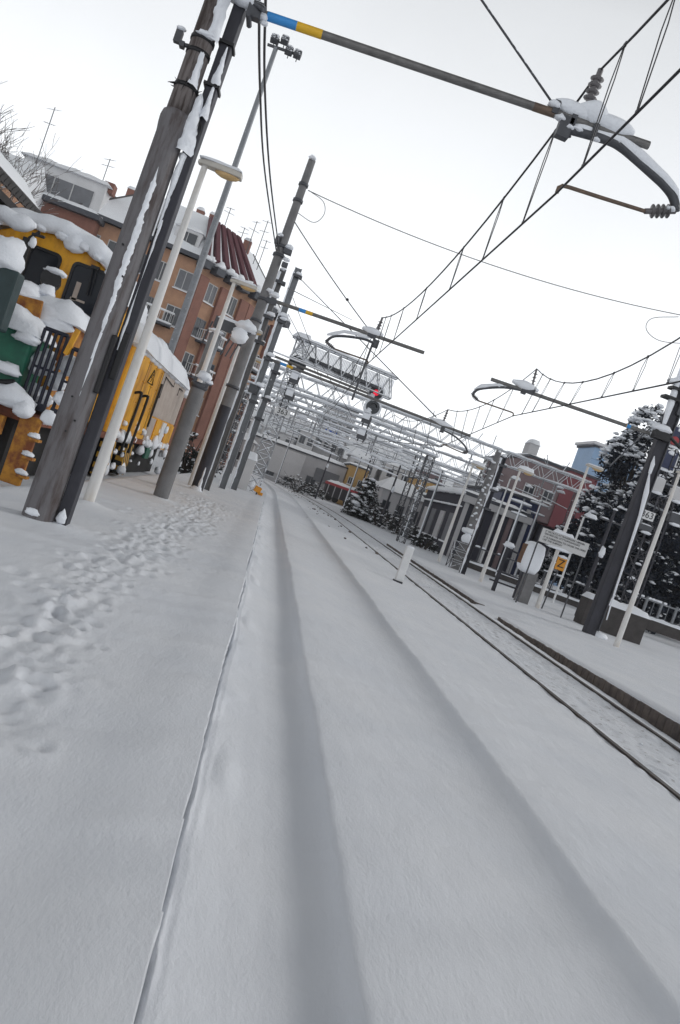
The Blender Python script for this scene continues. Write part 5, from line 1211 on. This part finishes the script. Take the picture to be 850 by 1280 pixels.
# generic town building
def block(name, label, x0, x1, y0, y1, z1, m, snow=.3, wins=None, gable=0, cat='building', z0=-.6, wm='frame', gl='glass', group=None):
    bx = Vector(((x0+x1)/2, (y0+y1)/2, 0)); t = thing(name, label, cat, bx, 0, group)
    b = MB(); b.bb(x0, x1, y0, y1, z0, z1); wl = b.build('wall', M[m], t, bx)
    if gable:
        b = MB(); ym = (y0+y1)/2; e_ = .4
        vs = [(x0-e_, y0-e_, z1), (x1+e_, y0-e_, z1), (x1+e_, y1+e_, z1), (x0-e_, y1+e_, z1), (x0+1, ym, z1+gable), (x1-1, ym, z1+gable)]
        b.add(vs, [(0, 1, 5, 4), (2, 3, 4, 5), (1, 2, 5), (3, 0, 4), (0, 3, 2, 1)]); rf = b.build('roof', M['roof_snow'], t, bx)
    else:
        b = MB(); b.bb(x0-.15, x1+.15, y0-.15, y1+.15, z1, z1+.18); rf = b.build('cornice', M['fascia'], t, bx)
        if snow: b = MB(); b.pillow(((x0+x1)/2, (y0+y1)/2, z1+.18), x1-x0+.4, y1-y0+.4, snow, 0, 16, 8, x0, .3); b.build('roof_snow', M['roof_snow'], rf, bx)
    if wins:
        nx, nz, w, h, zb, dz = wins
        for i in range(nx):
            for k in range(nz): facade_window(wl, bx, (x0+(x1-x0)*(i+.5)/nx, y0, zb+k*dz), (1, 0, 0), w, h, (0, -1, 0), wm, gl)
    return t, bx, wl

# right-hand buildings
t, bx, wl = block('mauve_building', 'mauve-brown clad building over a dark open ground floor, right of the tracks', 18.8, 22.0, 60, 72, 8.9, 'brown_bld', .25, (2, 1, .9, .9, 6.0, 2), 0, 'building', 4.4)
b = MB(); b.bb(18.9, 21.9, 62, 71, -.6, 4.35); b.build('ground_floor', M['dark_bld'], t, bx)
for x in (19.0, 20.6):
    b = MB(); b.bb(x, x+.4, 60.3, 60.7, -.6, 4.4); b.build('column', M['grey_bld'], t, bx)
b = MB(); b.bb(19.4, 20.2, 63, 64.5, 9.2, 10.4); b.build('chimney', M['grey_bld'], t, bx); b = MB(); b.pillow((19.8, 63.7, 10.4), 1.0, 1.7, .4, 0, 5, 5, 2); b.build('chimney_snow', M['roof_snow'], t, bx)
t, bx, wl = block('red_building', 'dark red clad building joined to the mauve one, beside the blue tower', 22.0, 24.6, 59.9, 71, 9.0, 'red_bld', .2, None, 0, 'building', 4.3)
b = MB(); b.bb(22.1, 24.5, 62, 70, -.6, 4.3); b.build('ground_floor', M['dark_bld'], t, bx)
b = MB(); b.bb(23.0, 23.4, 60.3, 60.7, -.6, 4.3); b.build('column', M['grey_bld'], t, bx)
t, bx, wl = block('blue_tower', 'light blue clad tower block above the snowy evergreens', 27.4, 33.5, 70, 74, 13.1, 'blue_bld', .2, None)
b = MB()
for k in range(1, 4): b.bb(27.4+k*1.47, 27.43+k*1.47, 69.98, 70.0, -.5, 13.0)
for k in range(1, 6): b.bb(27.4, 33.5, 69.985, 70.0, k*2.4, k*2.4+.02)
b.build('panel_joint', M['fascia'], wl, bx)
b = MB(); b.bb(27.0, 34, 69.5, 74.2, 13.3, 13.55); b.build('roof_overhang', M['pale'], t, bx)
t, bx, wl = block('dark_shed', 'long dark lineside shed with bays behind the white lamp posts', 11.6, 15.6, 46, 58, 3.7, 'dark_bld', .25, None)
for k in range(5):
    b = MB(); b.bb(11.6+k*.95, 11.85+k*.95, 45.85, 46, -.5, 3.6); b.build('pier', M['brown_bld'] if k % 2 else M['grey_bld'], wl, bx)
b = MB(); b.bb(11.4, 15.8, 45.7, 46, 3.25, 3.66); b.build('fascia_board', M['grey_bld'], t, bx)
for k in range(4):
    b = MB(); b.bb(11.52, 11.6, 47.2+k*2.7, 48.5+k*2.7, .6, 2.4); o = b.build('window', M['grey_bld'] if k % 2 else M['shutter'], wl, bx); b = MB(); b.bb(11.42, 11.6, 47.1+k*2.7, 48.6+k*2.7, .5, .6); b.build('sill', M['roof_snow'], o, bx)
b = MB(); b.snowline([(11.5, 46, 3.72), (11.5, 58, 3.72)], .16, .4, 3, 7, .3); b.snowline([(11.5, 46, 2.9), (11.5, 58, 2.9)], .07, .4, 5, 6, .3, patch=.3); b.build('ledge_snow', M['roof_snow'], t, bx)
t, bx, wl = block('dark_depot', 'dark blue-black depot building with pale column under the mauve block', 15.9, 18.7, 54, 64, 5.2, 'navy_sign', .25, None)
b = MB(); b.bb(16.5, 16.9, 53.85, 54, -.5, 4.0); b.bb(18.0, 18.3, 53.8, 54, -.5, 4.6); b.build('column', M['grey_bld'], t, bx)

# station block and town in the middle distance
t, bx, wl = block('station_block', 'long low grey station block with flat snowy roof at the end of the line', -4.0, 9.0, 98, 112, 4.3, 'grey_bld', .5, (5, 1, 1.3, 1.6, .3, 3), 0, wm='shutter')
b = MB(); b.bb(-.6, 3.6, 97.85, 98, .8, 4.1); b.build('blank_panel', M['grey_bld2'], wl, bx)
b = MB(); b.bb(5.3, 8.4, 97.8, 98, 1.6, 3.2); b.build('window_band', M['shutter'], wl, bx)
block('ochre_house', 'narrow ochre house at the end of the grey station block', 9.1, 11.6, 97, 108, 4.9, 'ochre', .3, (2, 1, .6, .9, 2.6, 3))
t, bx, wl = block('long_canopy_hall', 'long grey hall with stepped snowy canopies right of the ochre house', 11.8, 24, 93, 108, 3.6, 'grey_bld', .35, (7, 1, 1.0, 1.4, .6, 3), 0, wm='shutter')
for k in range(2):
    b = MB(); b.bb(12-k*.5, 23, 91-k*1.2, 93-k*1.2, 3.3-.7*k, 3.5-.7*k); cn = b.build('canopy', M['grey_bld2'], t, bx); b = MB(); b.pillow((17.5, 92-k*1.2, 3.5-.7*k), 11.5, 2.2, .25, 0, 16, 5, k); b.build('snow', M['roof_snow'], cn, bx)
block('ochre_roofed_house', 'house with a broad ochre upper front behind the dark shed', 18.4, 24.5, 99, 108, 6.3, 'ochre', .35, (4, 1, .8, .9, 4.4, 3))
block('grey_villa', 'plain grey villa with gabled snowy roof behind the bushes', 10.4, 14.6, 72, 80, 3.0, 'grey_bld', .3, (3, 1, .8, 1.2, .8, 3), 1.4, 'house', wm='shutter')
block('small_annex', 'small brownish annex beside the grey villa, near the dark shed', 14.9, 18.0, 70, 78, 3.6, 'brown_bld', .3, (2, 1, .8, 1.2, 1.0, 3), 0, 'building', wm='shutter')
t, bx, wl = block('grey_tower', 'tall grey tower block with a blue sign, hazy behind the gantry', 4.8, 9.4, 116, 126, 13.2, 'grey_bld', .4, (4, 3, .8, 1.3, 3.5, 3.0), wm='shutter')
b = MB(); b.bb(5.6, 7.6, 115.8, 116, 9.0, 10.0); b.build('blue_sign', M['blue_sign'], t, bx)
block('wide_town_house', 'broad pale town house with snowy hipped roof above the station block', -5, 4.5, 120, 132, 5.6, 'grey_bld2', .4, (6, 1, 1, 1.4, 2.6, 3), 4.6, 'house')
block('snow_roof_terrace', 'terrace with wide snow-covered roof right of the grey tower', 9.8, 22, 122, 134, 6.4, 'grey_bld', .4, (7, 1, 1, 1.4, 3.6, 3), 4.4, 'house')
block('distant_red_house', 'small reddish distant house with blue trim between the portals', 23, 30, 118, 128, 6.6, 'brown_bld', .4, (4, 1, 1, 1.4, 3.6, 3), 3.0, 'house')
block('distant_flat_block', 'pale flat-roofed block behind the snow-roofed terrace', 14, 26, 150, 160, 13, 'grey_bld2', .4, (7, 3, 1.2, 1.5, 3, 3.2))
block('far_left_block', 'far grey block seen between left masts and lattice tower', -14, -6, 128, 140, 7.0, 'grey_bld', .4, (5, 3, 1.1, 1.4, 1, 3))
block('lineside_hut', 'low snow-roofed grey hut behind the lattice tower', -5.5, -2.6, 88, 94, 3.2, 'grey_bld', .4, (3, 1, .7, 1, .8, 3), .9, 'hut')
block('right_rear_block', 'grey block behind the evergreens at the right', 33, 48, 78, 92, 9.5, 'grey_bld', .4, (6, 3, 1.2, 1.5, 1, 3))

rh = random.Random(12)
for k, (x0, y0, w_, h_, g_, m_, lab) in enumerate(((-3.2, 114, 5.0, 5.4, 2.0, 'pale', 'small pale house with white gable roof above the left part of the station block'), (2.2, 113, 2.4, 6.6, 1.6, 'grey_bld2', 'slim pale house just left of the grey tower'), (10.2, 111, 4.0, 5.6, 2.2, 'pale', 'pale house with wide white roof right of the grey tower'),
                                              (15.0, 110.5, 4.4, 6.2, 1.8, 'grey_bld2', 'pale two-storey house above the snowy canopies'), (20.6, 112, 3.4, 7.4, 1.6, 'brown_bld', 'narrow brown house above the ochre upper front'), (25.2, 104, 5.0, 7.0, 1.8, 'grey_bld2', 'pale house between the ochre front and the mauve building'), (12.0, 140, 6.0, 10.5, 2.0, 'pale', 'tall pale house farthest back behind the wide white roof'), (-9.5, 112, 5.0, 6.0, 2.2, 'grey_bld2', 'pale gabled house behind the lattice tower'))):
    h_ += 1.2
    block('town_house', lab, x0, x0+w_, y0, y0+6, h_, m_, .4, (max(2, int(w_/1.5)), 2, .8, 1.1, h_-4.2, 2.4), g_, 'house', wm='shutter', group='town houses beyond the station')
b = MB()
for k in range(70):
    y = rh.uniform(26, 78); u_ = rh.choice((rh.gauss(2.9, .25), rh.gauss(4.1, .2), rh.gauss(2.2, .06))); s_ = rh.uniform(.02, .055)
    b.blob((u_+bend(y), y, -.2 if u_ < 3.5 else -.27), (s_*1.4, s_*2, s_), k, .24, 7, 5)
tag(b.build('ballast_lumps', M['stone']), kind='stuff', label='dark ballast lumps poking through the snow beside the far track', cat='stones')
# freight wagon with red upper side
t = thing('freight_wagon', 'dark open wagon with snow and a red top rail near the snowy fir', 'wagon', (8.7, 92, -.4)); off = Vector((8.7, 92, -.4))
b = MB(); b.bb(6.7, 11.0, 91, 93.6, .4, 1.7); b.build('body', M['wagon'], t, off)
b = MB(); b.bb(6.6, 11.1, 90.95, 93.7, 1.7, 2.0); b.build('red_rail', M['red_paint'], t, off)
for k in range(6): b = MB(); b.bb(6.9+k*.8, 7.0+k*.8, 90.9, 91, .4, 1.7); b.build('stake', M['grey_bld'], t, off)
b = MB(); b.pillow((8.85, 92.3, 2.0), 4.4, 2.6, .3, 0, 10, 6, 2, .5); b.build('snow', M['roof_snow'], t, off)
b = MB()
for x in (7.4, 8.2, 9.6, 10.4): b.tube([(x, 91.2, .25), (x, 91.3, .25)], .4, 14, cap=True)
b.build('wheel', M['loco_dark'], t, off)

# ------------------------------------------------------------------ trees and bushes under snow
def leaf_clump(lb, sb, c, r_, rr, n=9, s=.16, snow=.6):
    for k in range(n):
        d = Vector((rr.gauss(0, 1), rr.gauss(0, 1), rr.gauss(0, .7))); d = d.normalized()*r_*rr.uniform(.3, 1)
        p = c+d; a = Vector((rr.uniform(-1, 1), rr.uniform(-1, 1), rr.uniform(-.8, .3))).normalized(); bb_ = a.cross(Vector((rr.uniform(-1, 1), rr.uniform(-1, 1), 1))).normalized()
        q = s*rr.uniform(.6, 1.3); lb.add([p-a*q, p+bb_*q*.45, p+a*q, p-bb_*q*.45], [(0, 1, 2, 3)])
    if rr.random() < snow:
        q = r_*rr.uniform(.2, .6); sb.blob(c+Vector((rr.uniform(-.3, .3)*r_, rr.uniform(-.3, .3)*r_, r_*.55)), (q, q*rr.uniform(.7, 1.1), q*rr.uniform(.35, .6)), rr.random()*50, .55, 8, 6, 0, 3.0)

def cedar(label, loc, H, Rw, seed, snow=.55, tiers=13, name='cedar', lm='leaf', group='snowy evergreens behind the right platform'):
    rr = random.Random(seed); t = thing(name, label, 'tree', loc, 0, group)
    b = MB(); b.tube([(0, 0, -.4), (0, 0, H*.5), (0, 0, H*.97)], [H*.022, H*.014, .02], 8); lb, sb = MB(), MB()
    for i in range(tiers):
        f = (i+.4)/tiers; z = H*(.08+.9*f); rad = Rw*(1-f**1.6)**.9*rr.uniform(.8, 1.15)+.25
        nb = max(4, int(10*(1-f)+4))
        for k in range(nb):
            a = 2*PI*(k+rr.random())/nb; L_ = rad*rr.uniform(.65, 1.1); e = Vector((math.cos(a)*L_, math.sin(a)*L_, z-L_*rr.uniform(.1, .35)))
            b.tube([(0, 0, z), e], [.05, .015], 4, cap=False)
            m_ = max(2, int(L_/.5))
            for j in range(m_):
                c = Vector((0, 0, z)).lerp(e, (j+.7)/m_); leaf_clump(lb, sb, c, .30+.2*L_/max(1, Rw)+.12, rr, 26, .20 if H > 4 else .13, snow)
    b.build('trunk', M['bark'], t); lb.build('crown', M[lm], t); sb.build('snow', M['snow'], t)
    return t
def round_evergreen(label, loc, H, Rw, seed, snowtop):
    rr = random.Random(seed); t = thing('evergreen', label, 'tree', loc, 0, 'snowy evergreens behind the right platform')
    b = MB(); b.tube([(0, 0, -.4), (.1, 0, H*.4), (0, .1, H*.85)], [H*.024, H*.016, .03], 8); lb, sb = MB(), MB()
    lobes = [(Vector((0, 0, H*.86)), Rw*.48, H*.13), (Vector((Rw*.3, 0, H*.78)), Rw*.4, H*.12), (Vector((-Rw*.35, 0, H*.74)), Rw*.4, H*.12)]
    for k in range(13):
        a = 2*PI*k/13*3.1+rr.uniform(-.3, .3); f = rr.uniform(.12, .72); d_ = Rw*(1-f**4)*rr.uniform(.5, .8)
        lobes.append((Vector((math.cos(a)*d_, math.sin(a)*d_, H*f)), Rw*rr.uniform(.30, .46), H*rr.uniform(.10, .17)))
    for (c, rx, rz) in lobes:
        b.tube([(0, 0, c.z*.75), c.lerp(Vector((0, 0, c.z)), .5), c], [.09, .06, .02], 5, cap=False)
        for k in range(int(34*rx*rx)+26):
            d = Vector((rr.gauss(0, 1), rr.gauss(0, 1), rr.gauss(0, 1))).normalized(); q_ = rr.uniform(.55, 1.06)
            p = c+Vector((d.x*rx*q_, d.y*rx*q_, d.z*rz*q_))
            sn = snowtop*(.25+.75*max(0, (p.z/H-.35)/.6)) if d.z > -.1 else 0
            leaf_clump(lb, sb, p, .34, rr, 15, .15, sn)
    for (c, rx, rz) in lobes:
        for k in range(int(90*rx*rx*snowtop)+14):
            d = Vector((rr.gauss(0, 1), rr.gauss(0, 1), abs(rr.gauss(0, .8))-.15)).normalized(); p = c+Vector((d.x*rx, d.y*rx, d.z*rz))*rr.uniform(.92, 1.1)
            if rr.random() < .15+.85*snowtop*max(0, (p.z/H-.25)/.7): q_ = rr.uniform(.06, .21); sb.blob(p, (q_*1.25, q_*rr.uniform(.8, 1.3), q_*rr.uniform(.45, .8)), rr.random()*60, .24, 9, 7, 0, 3.2)
    b.build('trunk', M['bark'], t); lb.build('crown', M['leaf'], t); sb.build('snow', M['snow'], t)
for i, (px, py, Y, w_, sn, lab) in enumerate(((820, 506, 44, 2.3, 1.0, 'tallest evergreen, its rounded crown dusted with snow, just left of the thick dark mast top'), (792, 600, 47, 2.6, .7, 'broad dark evergreen behind the slim lineside pole'), (872, 545, 40, 3.2, .35, 'dark evergreen behind the navy signal boards'),
                                              (738, 650, 50, 2.2, .45, 'low dark evergreen behind the notice board'), (905, 590, 43, 4.0, .35, 'dark evergreen at the right frame edge'), (838, 612, 41, 3.0, .25, 'squat dark evergreen low behind the railed yard fence'), (800, 622, 40.5, 2.7, .25, 'small dark evergreen above the low wall'))):
    q = V(px, py, Y); round_evergreen(lab, (q.x, Y, -.4), q.z+.4, w_, 30+i, sn)
q = V(450, 640, 62); cedar('small fir bowed under heavy snow beside the cleared track', (q.x, 62, -.3), 3.4, 1.1, 60, .95, 10, 'snowy_fir', 'leaf2', 'snow-laden trees along the line')

def bush(label, loc, rx, ry, H, seed, n=60, snow=.7):
    rr = random.Random(seed); t = thing('snowy_bush', label, 'bush', loc, 0, 'snowy bushes along the line'); b, lb, sb = MB(), MB(), MB()
    for k in range(9): a = rr.uniform(0, 2*PI); b.tube([(0, 0, -.2), (math.cos(a)*rx*.4, math.sin(a)*ry*.4, H*.5), (math.cos(a)*rx*.8, math.sin(a)*ry*.8, H*rr.uniform(.6, .95))], [.05, .03, .01], 4)
    for k in range(n):
        a = rr.uniform(0, 2*PI); r_ = math.sqrt(rr.random()); z = rr.uniform(.1, 1)*H*(1-.45*r_*r_)
        leaf_clump(lb, sb, Vector((math.cos(a)*rx*r_, math.sin(a)*ry*r_, z)), .24, rr, 8, .12, snow)
    b.build('stems', M['bark'], t); lb.build('foliage', M['leaf2'], t); sb.build('snow', M['snow'], t)
for i, (px, py, Y, rx, H_, lab, n) in enumerate(((229, 590, 33, .75, 1.9, 'snowy bush peeping out behind the stub post and engine end', 70), (252, 592, 36, .7, 1.5, 'small dark bush in front of the apartment block beside the round mast', 40), (372, 608, 84, 2.4, 1.9, 'wide white bush at the foot of the station block', 90), (394, 612, 86, 1.6, 1.5, 'rounded white bush left of the dark wagon', 60),
                                                   (478, 640, 60, 1.6, 1.9, 'dark snow-flecked bush right of the small fir', 70), (500, 650, 57, 1.8, 1.5, 'dark low bush before the grey villa', 70), (520, 655, 54, 1.5, 1.3, 'low bush left of the dark shed', 60), (465, 630, 66, 1.5, 2.2, 'taller dark bush behind the small fir', 70), (535, 668, 45, .9, 1.0, 'scrubby snowy bush near the platform end by the dark shed', 40), (405, 575, 95, 1.3, 2.0, 'snowy shrub by the hut behind the lattice tower', 40))):
    q = V(px, py, Y); bush(lab, (q.x, Y, -.35), rx, rx*.7, H_, 80+i, n, .8 if i in (2, 3, 9) else .55)

# ------------------------------------------------------------------ overhead wires
S1m, S1c = V(751, 87, Y1), V(696, 241, Y1); S2m, S2c = V(478, 397, Y4), V(459, 455, Y4)
X1 = lambda y: 1.6+bend(y)
overhead_line('overhead contact line with looped droppers above the left track',
              [(1.5, -7, 6.45), S1m, S2m, (1.7, 35, 6.3), (X1(51.5), 51.5, 6.4), (X1(84), 84, 6.4), (X1(104), 104, 6.4)],
              [(1.75, -7, 5.1), S1c, S2c, (1.75, 35, 4.85), (X1(51.5), 51.5, 4.85), (X1(84), 84, 4.85), (X1(104), 104, 4.85)], [.75, .72, .5, .5, .6, .5],
              [4.6, 6.4, 7.55, 9.3, 10.9, 12.7, 15.2, 17.6, 19.5, 20.6, 24, 27, 31])
SRm, SRc = V(671, 461, YR), V(641, 520, YR); S5m, S5c = V(560, 512, Y5), V(552, 558, Y5)
overhead_line('snow-dusted overhead contact line above the right-hand track',
              [(5.3, -2, 6.5), (5.25, 8.0, 6.6), SRm, S5m, (5.3, 42, 6.2), (X1(66)+3.6, 66, 6.3), (X1(84)+3.6, 84, 6.3)],
              [(5.3, -2, 4.6), (5.3, 8.0, 4.55), SRc, S5c, (5.3, 42, 4.7), (X1(66)+3.6, 66, 4.8), (X1(84)+3.6, 84, 4.8)], [.6, 1.25, .5, .4, .6, .5],
              [11.3, 12.2, 13.6, 15.2, 17.2, 18.8, 20.4, 21.5, 23.6, 24.7, 25.6, 26.5, 27.4, 31, 34, 38], snow=True)
pA, pB = V(385, 238, Y4), V(868, 397, YR)
wire('span_wire', 'long thin span wire sagging across the sky between left and right masts', sag(pA, pB, .38, 24), .012, 'loose wires across the sky')
wire('jumper_loop', 'small jumper loop hanging from the top of the round concrete mast', arc([V(386, 238, Y4), V(404, 252, Y4), V(405, 268, Y4), V(392, 278, Y4), V(372, 266, Y4)], 6), .009, 'loose wires across the sky')
wire('jumper_loop', 'jumper loop hanging from the span wire at the right edge', arc([V(848, 396, YR), V(815, 398, YR), V(808, 412, YR), V(825, 426, YR), V(862, 430, YR)], 6), .010, 'loose wires across the sky')
wire('feeder_cable', 'left one of two thick feeder cables running down from the nearest mast', arc([V(345, 312, Y4), V(331, 215, 15), V(325, 110, 10.8), V(324, 0, 8.4), V(325, -80, 7.2)], 8), .017, 'feeder cables')
wire('feeder_cable', 'right one of two thick feeder cables running down from the nearest mast', arc([V(349, 314, Y4), V(338, 225, 15), V(331, 110, 10.8), V(332, 0, 8.4), V(334, -80, 7.2)], 8), .017, 'feeder cables')
for k, (a, c, Ya, Yc, lab) in enumerate((((372, 345), (545, 522), 24, 51, 'thin stay wire slanting from the pale column to the wide portal'), ((352, 398), (430, 520), 30, 66, 'thin wire dropping from the H-section mast behind the truss'), ((440, 400), (360, 360), 40, 22, 'short stay wire left of the blue-yellow arm'))):
    wire('stay_wire', lab, [V(*a, Ya), V(*c, Yc)], .012, 'loose wires across the sky')

# ------------------------------------------------------------------ repeated fittings: every separate band, bracket or wheel its own part
def split_parts(names):
    for o in [o for o in bpy.data.objects if o.type == 'MESH' and o.name.split('.')[0] in names]:
        me = o.data; nv = len(me.vertices); par = list(range(nv))
        def find(i):
            while par[i] != i: par[i] = par[par[i]]; i = par[i]
            return i
        for e in me.edges:
            a, b = find(e.vertices[0]), find(e.vertices[1])
            if a != b: par[a] = b
        isl = {}
        for p in me.polygons: isl.setdefault(find(p.vertices[0]), []).append(p)
        if len(isl) < 2 or len(isl) > 14: continue
        mt_ = me.materials[0]; stem_ = o.name.split('.')[0]; first = True
        for ps in isl.values():
            ids = sorted({v for p in ps for v in p.vertices}); ix = {v: k for k, v in enumerate(ids)}
            m2 = bpy.data.meshes.new(stem_); m2.from_pydata([me.vertices[v].co[:] for v in ids], [], [tuple(ix[v] for v in p.vertices) for p in ps])
            m2.polygons.foreach_set('use_smooth', [p.use_smooth for p in ps]); m2.materials.append(mt_); m2.update()
            if first: o.data = m2; first = False
            else: c = o.copy(); c.data = m2; COL.objects.link(c)
split_parts({'clamp_band', 'clamp_plate', 'wheel', 'column', 'pier', 'timber_post', 'arm_clamp', 'bracket', 'step_plate', 'pipework', 'door_handle', 'frayed_binding', 'plastered_snow', 'stay_wire', 'mullion'})

# ------------------------------------------------------------------ haze
mh = bpy.data.materials.new('haze'); mh.use_nodes = True; nt = mh.node_tree; nt.nodes.remove(nt.nodes['Principled BSDF'])
pv = nt.nodes.new('ShaderNodeVolumePrincipled'); pv.inputs['Color'].default_value = (.93, .95, .98, 1); pv.inputs['Density'].default_value = HAZE
pv.inputs['Anisotropy'].default_value = 0.2
nt.links.new(pv.outputs[0], nt.nodes['Material Output'].inputs['Volume'])
if HAZE > 0:
    b = MB(); b.bb(-425, 425, -65, 425, -2.5, 30); tag(b.build('haze', mh), kind='stuff')

# ------------------------------------------------------------------ light, sky, camera
w = bpy.data.worlds.new('World'); scene.world = w; w.use_nodes = True
N, L = w.node_tree.nodes, w.node_tree.links
bg = N['Background']
SUN_EL, SUN_AZ = 26, 72        # veiled sun, to the right and ahead
sky = N.new('ShaderNodeTexSky'); sky.sky_type = 'NISHITA'; sky.sun_disc = False
sky.sun_elevation = R(SUN_EL); sky.sun_rotation = R(SUN_AZ)
hs = N.new('ShaderNodeHueSaturation'); hs.inputs['Saturation'].default_value = .10
L.new(sky.outputs[0], hs.inputs['Color'])
tc = N.new('ShaderNodeTexCoord'); sx = N.new('ShaderNodeSeparateXYZ'); L.new(tc.outputs['Generated'], sx.inputs[0])
rp = N.new('ShaderNodeValToRGB'); L.new(sx.outputs['Z'], rp.inputs['Fac'])
CL = [(0.0, 14.0), (0.18, 13.4), (0.40, 9.9), (0.56, 7.7), (0.68, 2.6), (0.82, 1.2), (1.0, .8)]
e = rp.color_ramp.elements
while len(e) < len(CL): e.new(.5)
for k, (p_, v_) in enumerate(CL): e[k].position = p_; e[k].color = (v_/15*.94, v_/15*.968, v_/15*1.0, 1)
sc = N.new('ShaderNodeVectorMath'); sc.operation = 'SCALE'; sc.inputs['Scale'].default_value = 15
L.new(rp.outputs['Color'], sc.inputs[0])
mx = N.new('ShaderNodeMix'); mx.data_type = 'RGBA'; mx.inputs['Factor'].default_value = .82      # thick cloud over the clear-sky model
L.new(hs.outputs['Color'], mx.inputs['A']); L.new(sc.outputs[0], mx.inputs['B'])
cn = N.new('ShaderNodeTexNoise'); cn.inputs['Scale'].default_value = 1.6; cn.inputs['Detail'].default_value = 5; L.new(tc.outputs['Generated'], cn.inputs['Vector'])
cr = N.new('ShaderNodeMapRange'); cr.inputs['From Min'].default_value = .3; cr.inputs['From Max'].default_value = .7; cr.inputs['To Min'].default_value = .90; cr.inputs['To Max'].default_value = 1.06; L.new(cn.outputs['Fac'], cr.inputs['Value'])
cs = N.new('ShaderNodeVectorMath'); cs.operation = 'SCALE'; L.new(mx.outputs['Result'], cs.inputs[0]); L.new(cr.outputs[0], cs.inputs['Scale'])
L.new(cs.outputs[0], bg.inputs['Color']); bg.inputs['Strength'].default_value = .1
sl = bpy.data.lights.new('veiled_sun', 'SUN'); sl.energy = .75; sl.angle = R(12); sl.color = (1, .97, .93)
so = bpy.data.objects.new('veiled_sun', sl); COL.objects.link(so)
d = Vector((math.sin(R(SUN_AZ))*math.cos(R(SUN_EL)), math.cos(R(SUN_AZ))*math.cos(R(SUN_EL)), math.sin(R(SUN_EL))))
so.rotation_euler = (-d).to_track_quat('-Z', 'Y').to_euler(); so.location = (20, 10, 30)

cam = bpy.data.cameras.new('camera'); co_ = bpy.data.objects.new('camera', cam); COL.objects.link(co_)
cam.sensor_fit = 'VERTICAL'; cam.sensor_height = 23.6; cam.lens = 23.6*F_PX/1280; cam.clip_start = .05; cam.clip_end = 2000
mt = Matrix((rt, up, -fw)).transposed().to_4x4(); mt.translation = CAM; co_.matrix_world = mt
scene.camera = co_
scene.view_settings.view_transform = 'Standard'; scene.view_settings.look = 'None'; scene.view_settings.exposure = 0.16; scene.view_settings.gamma = 1
scene.view_settings.use_curve_mapping = False
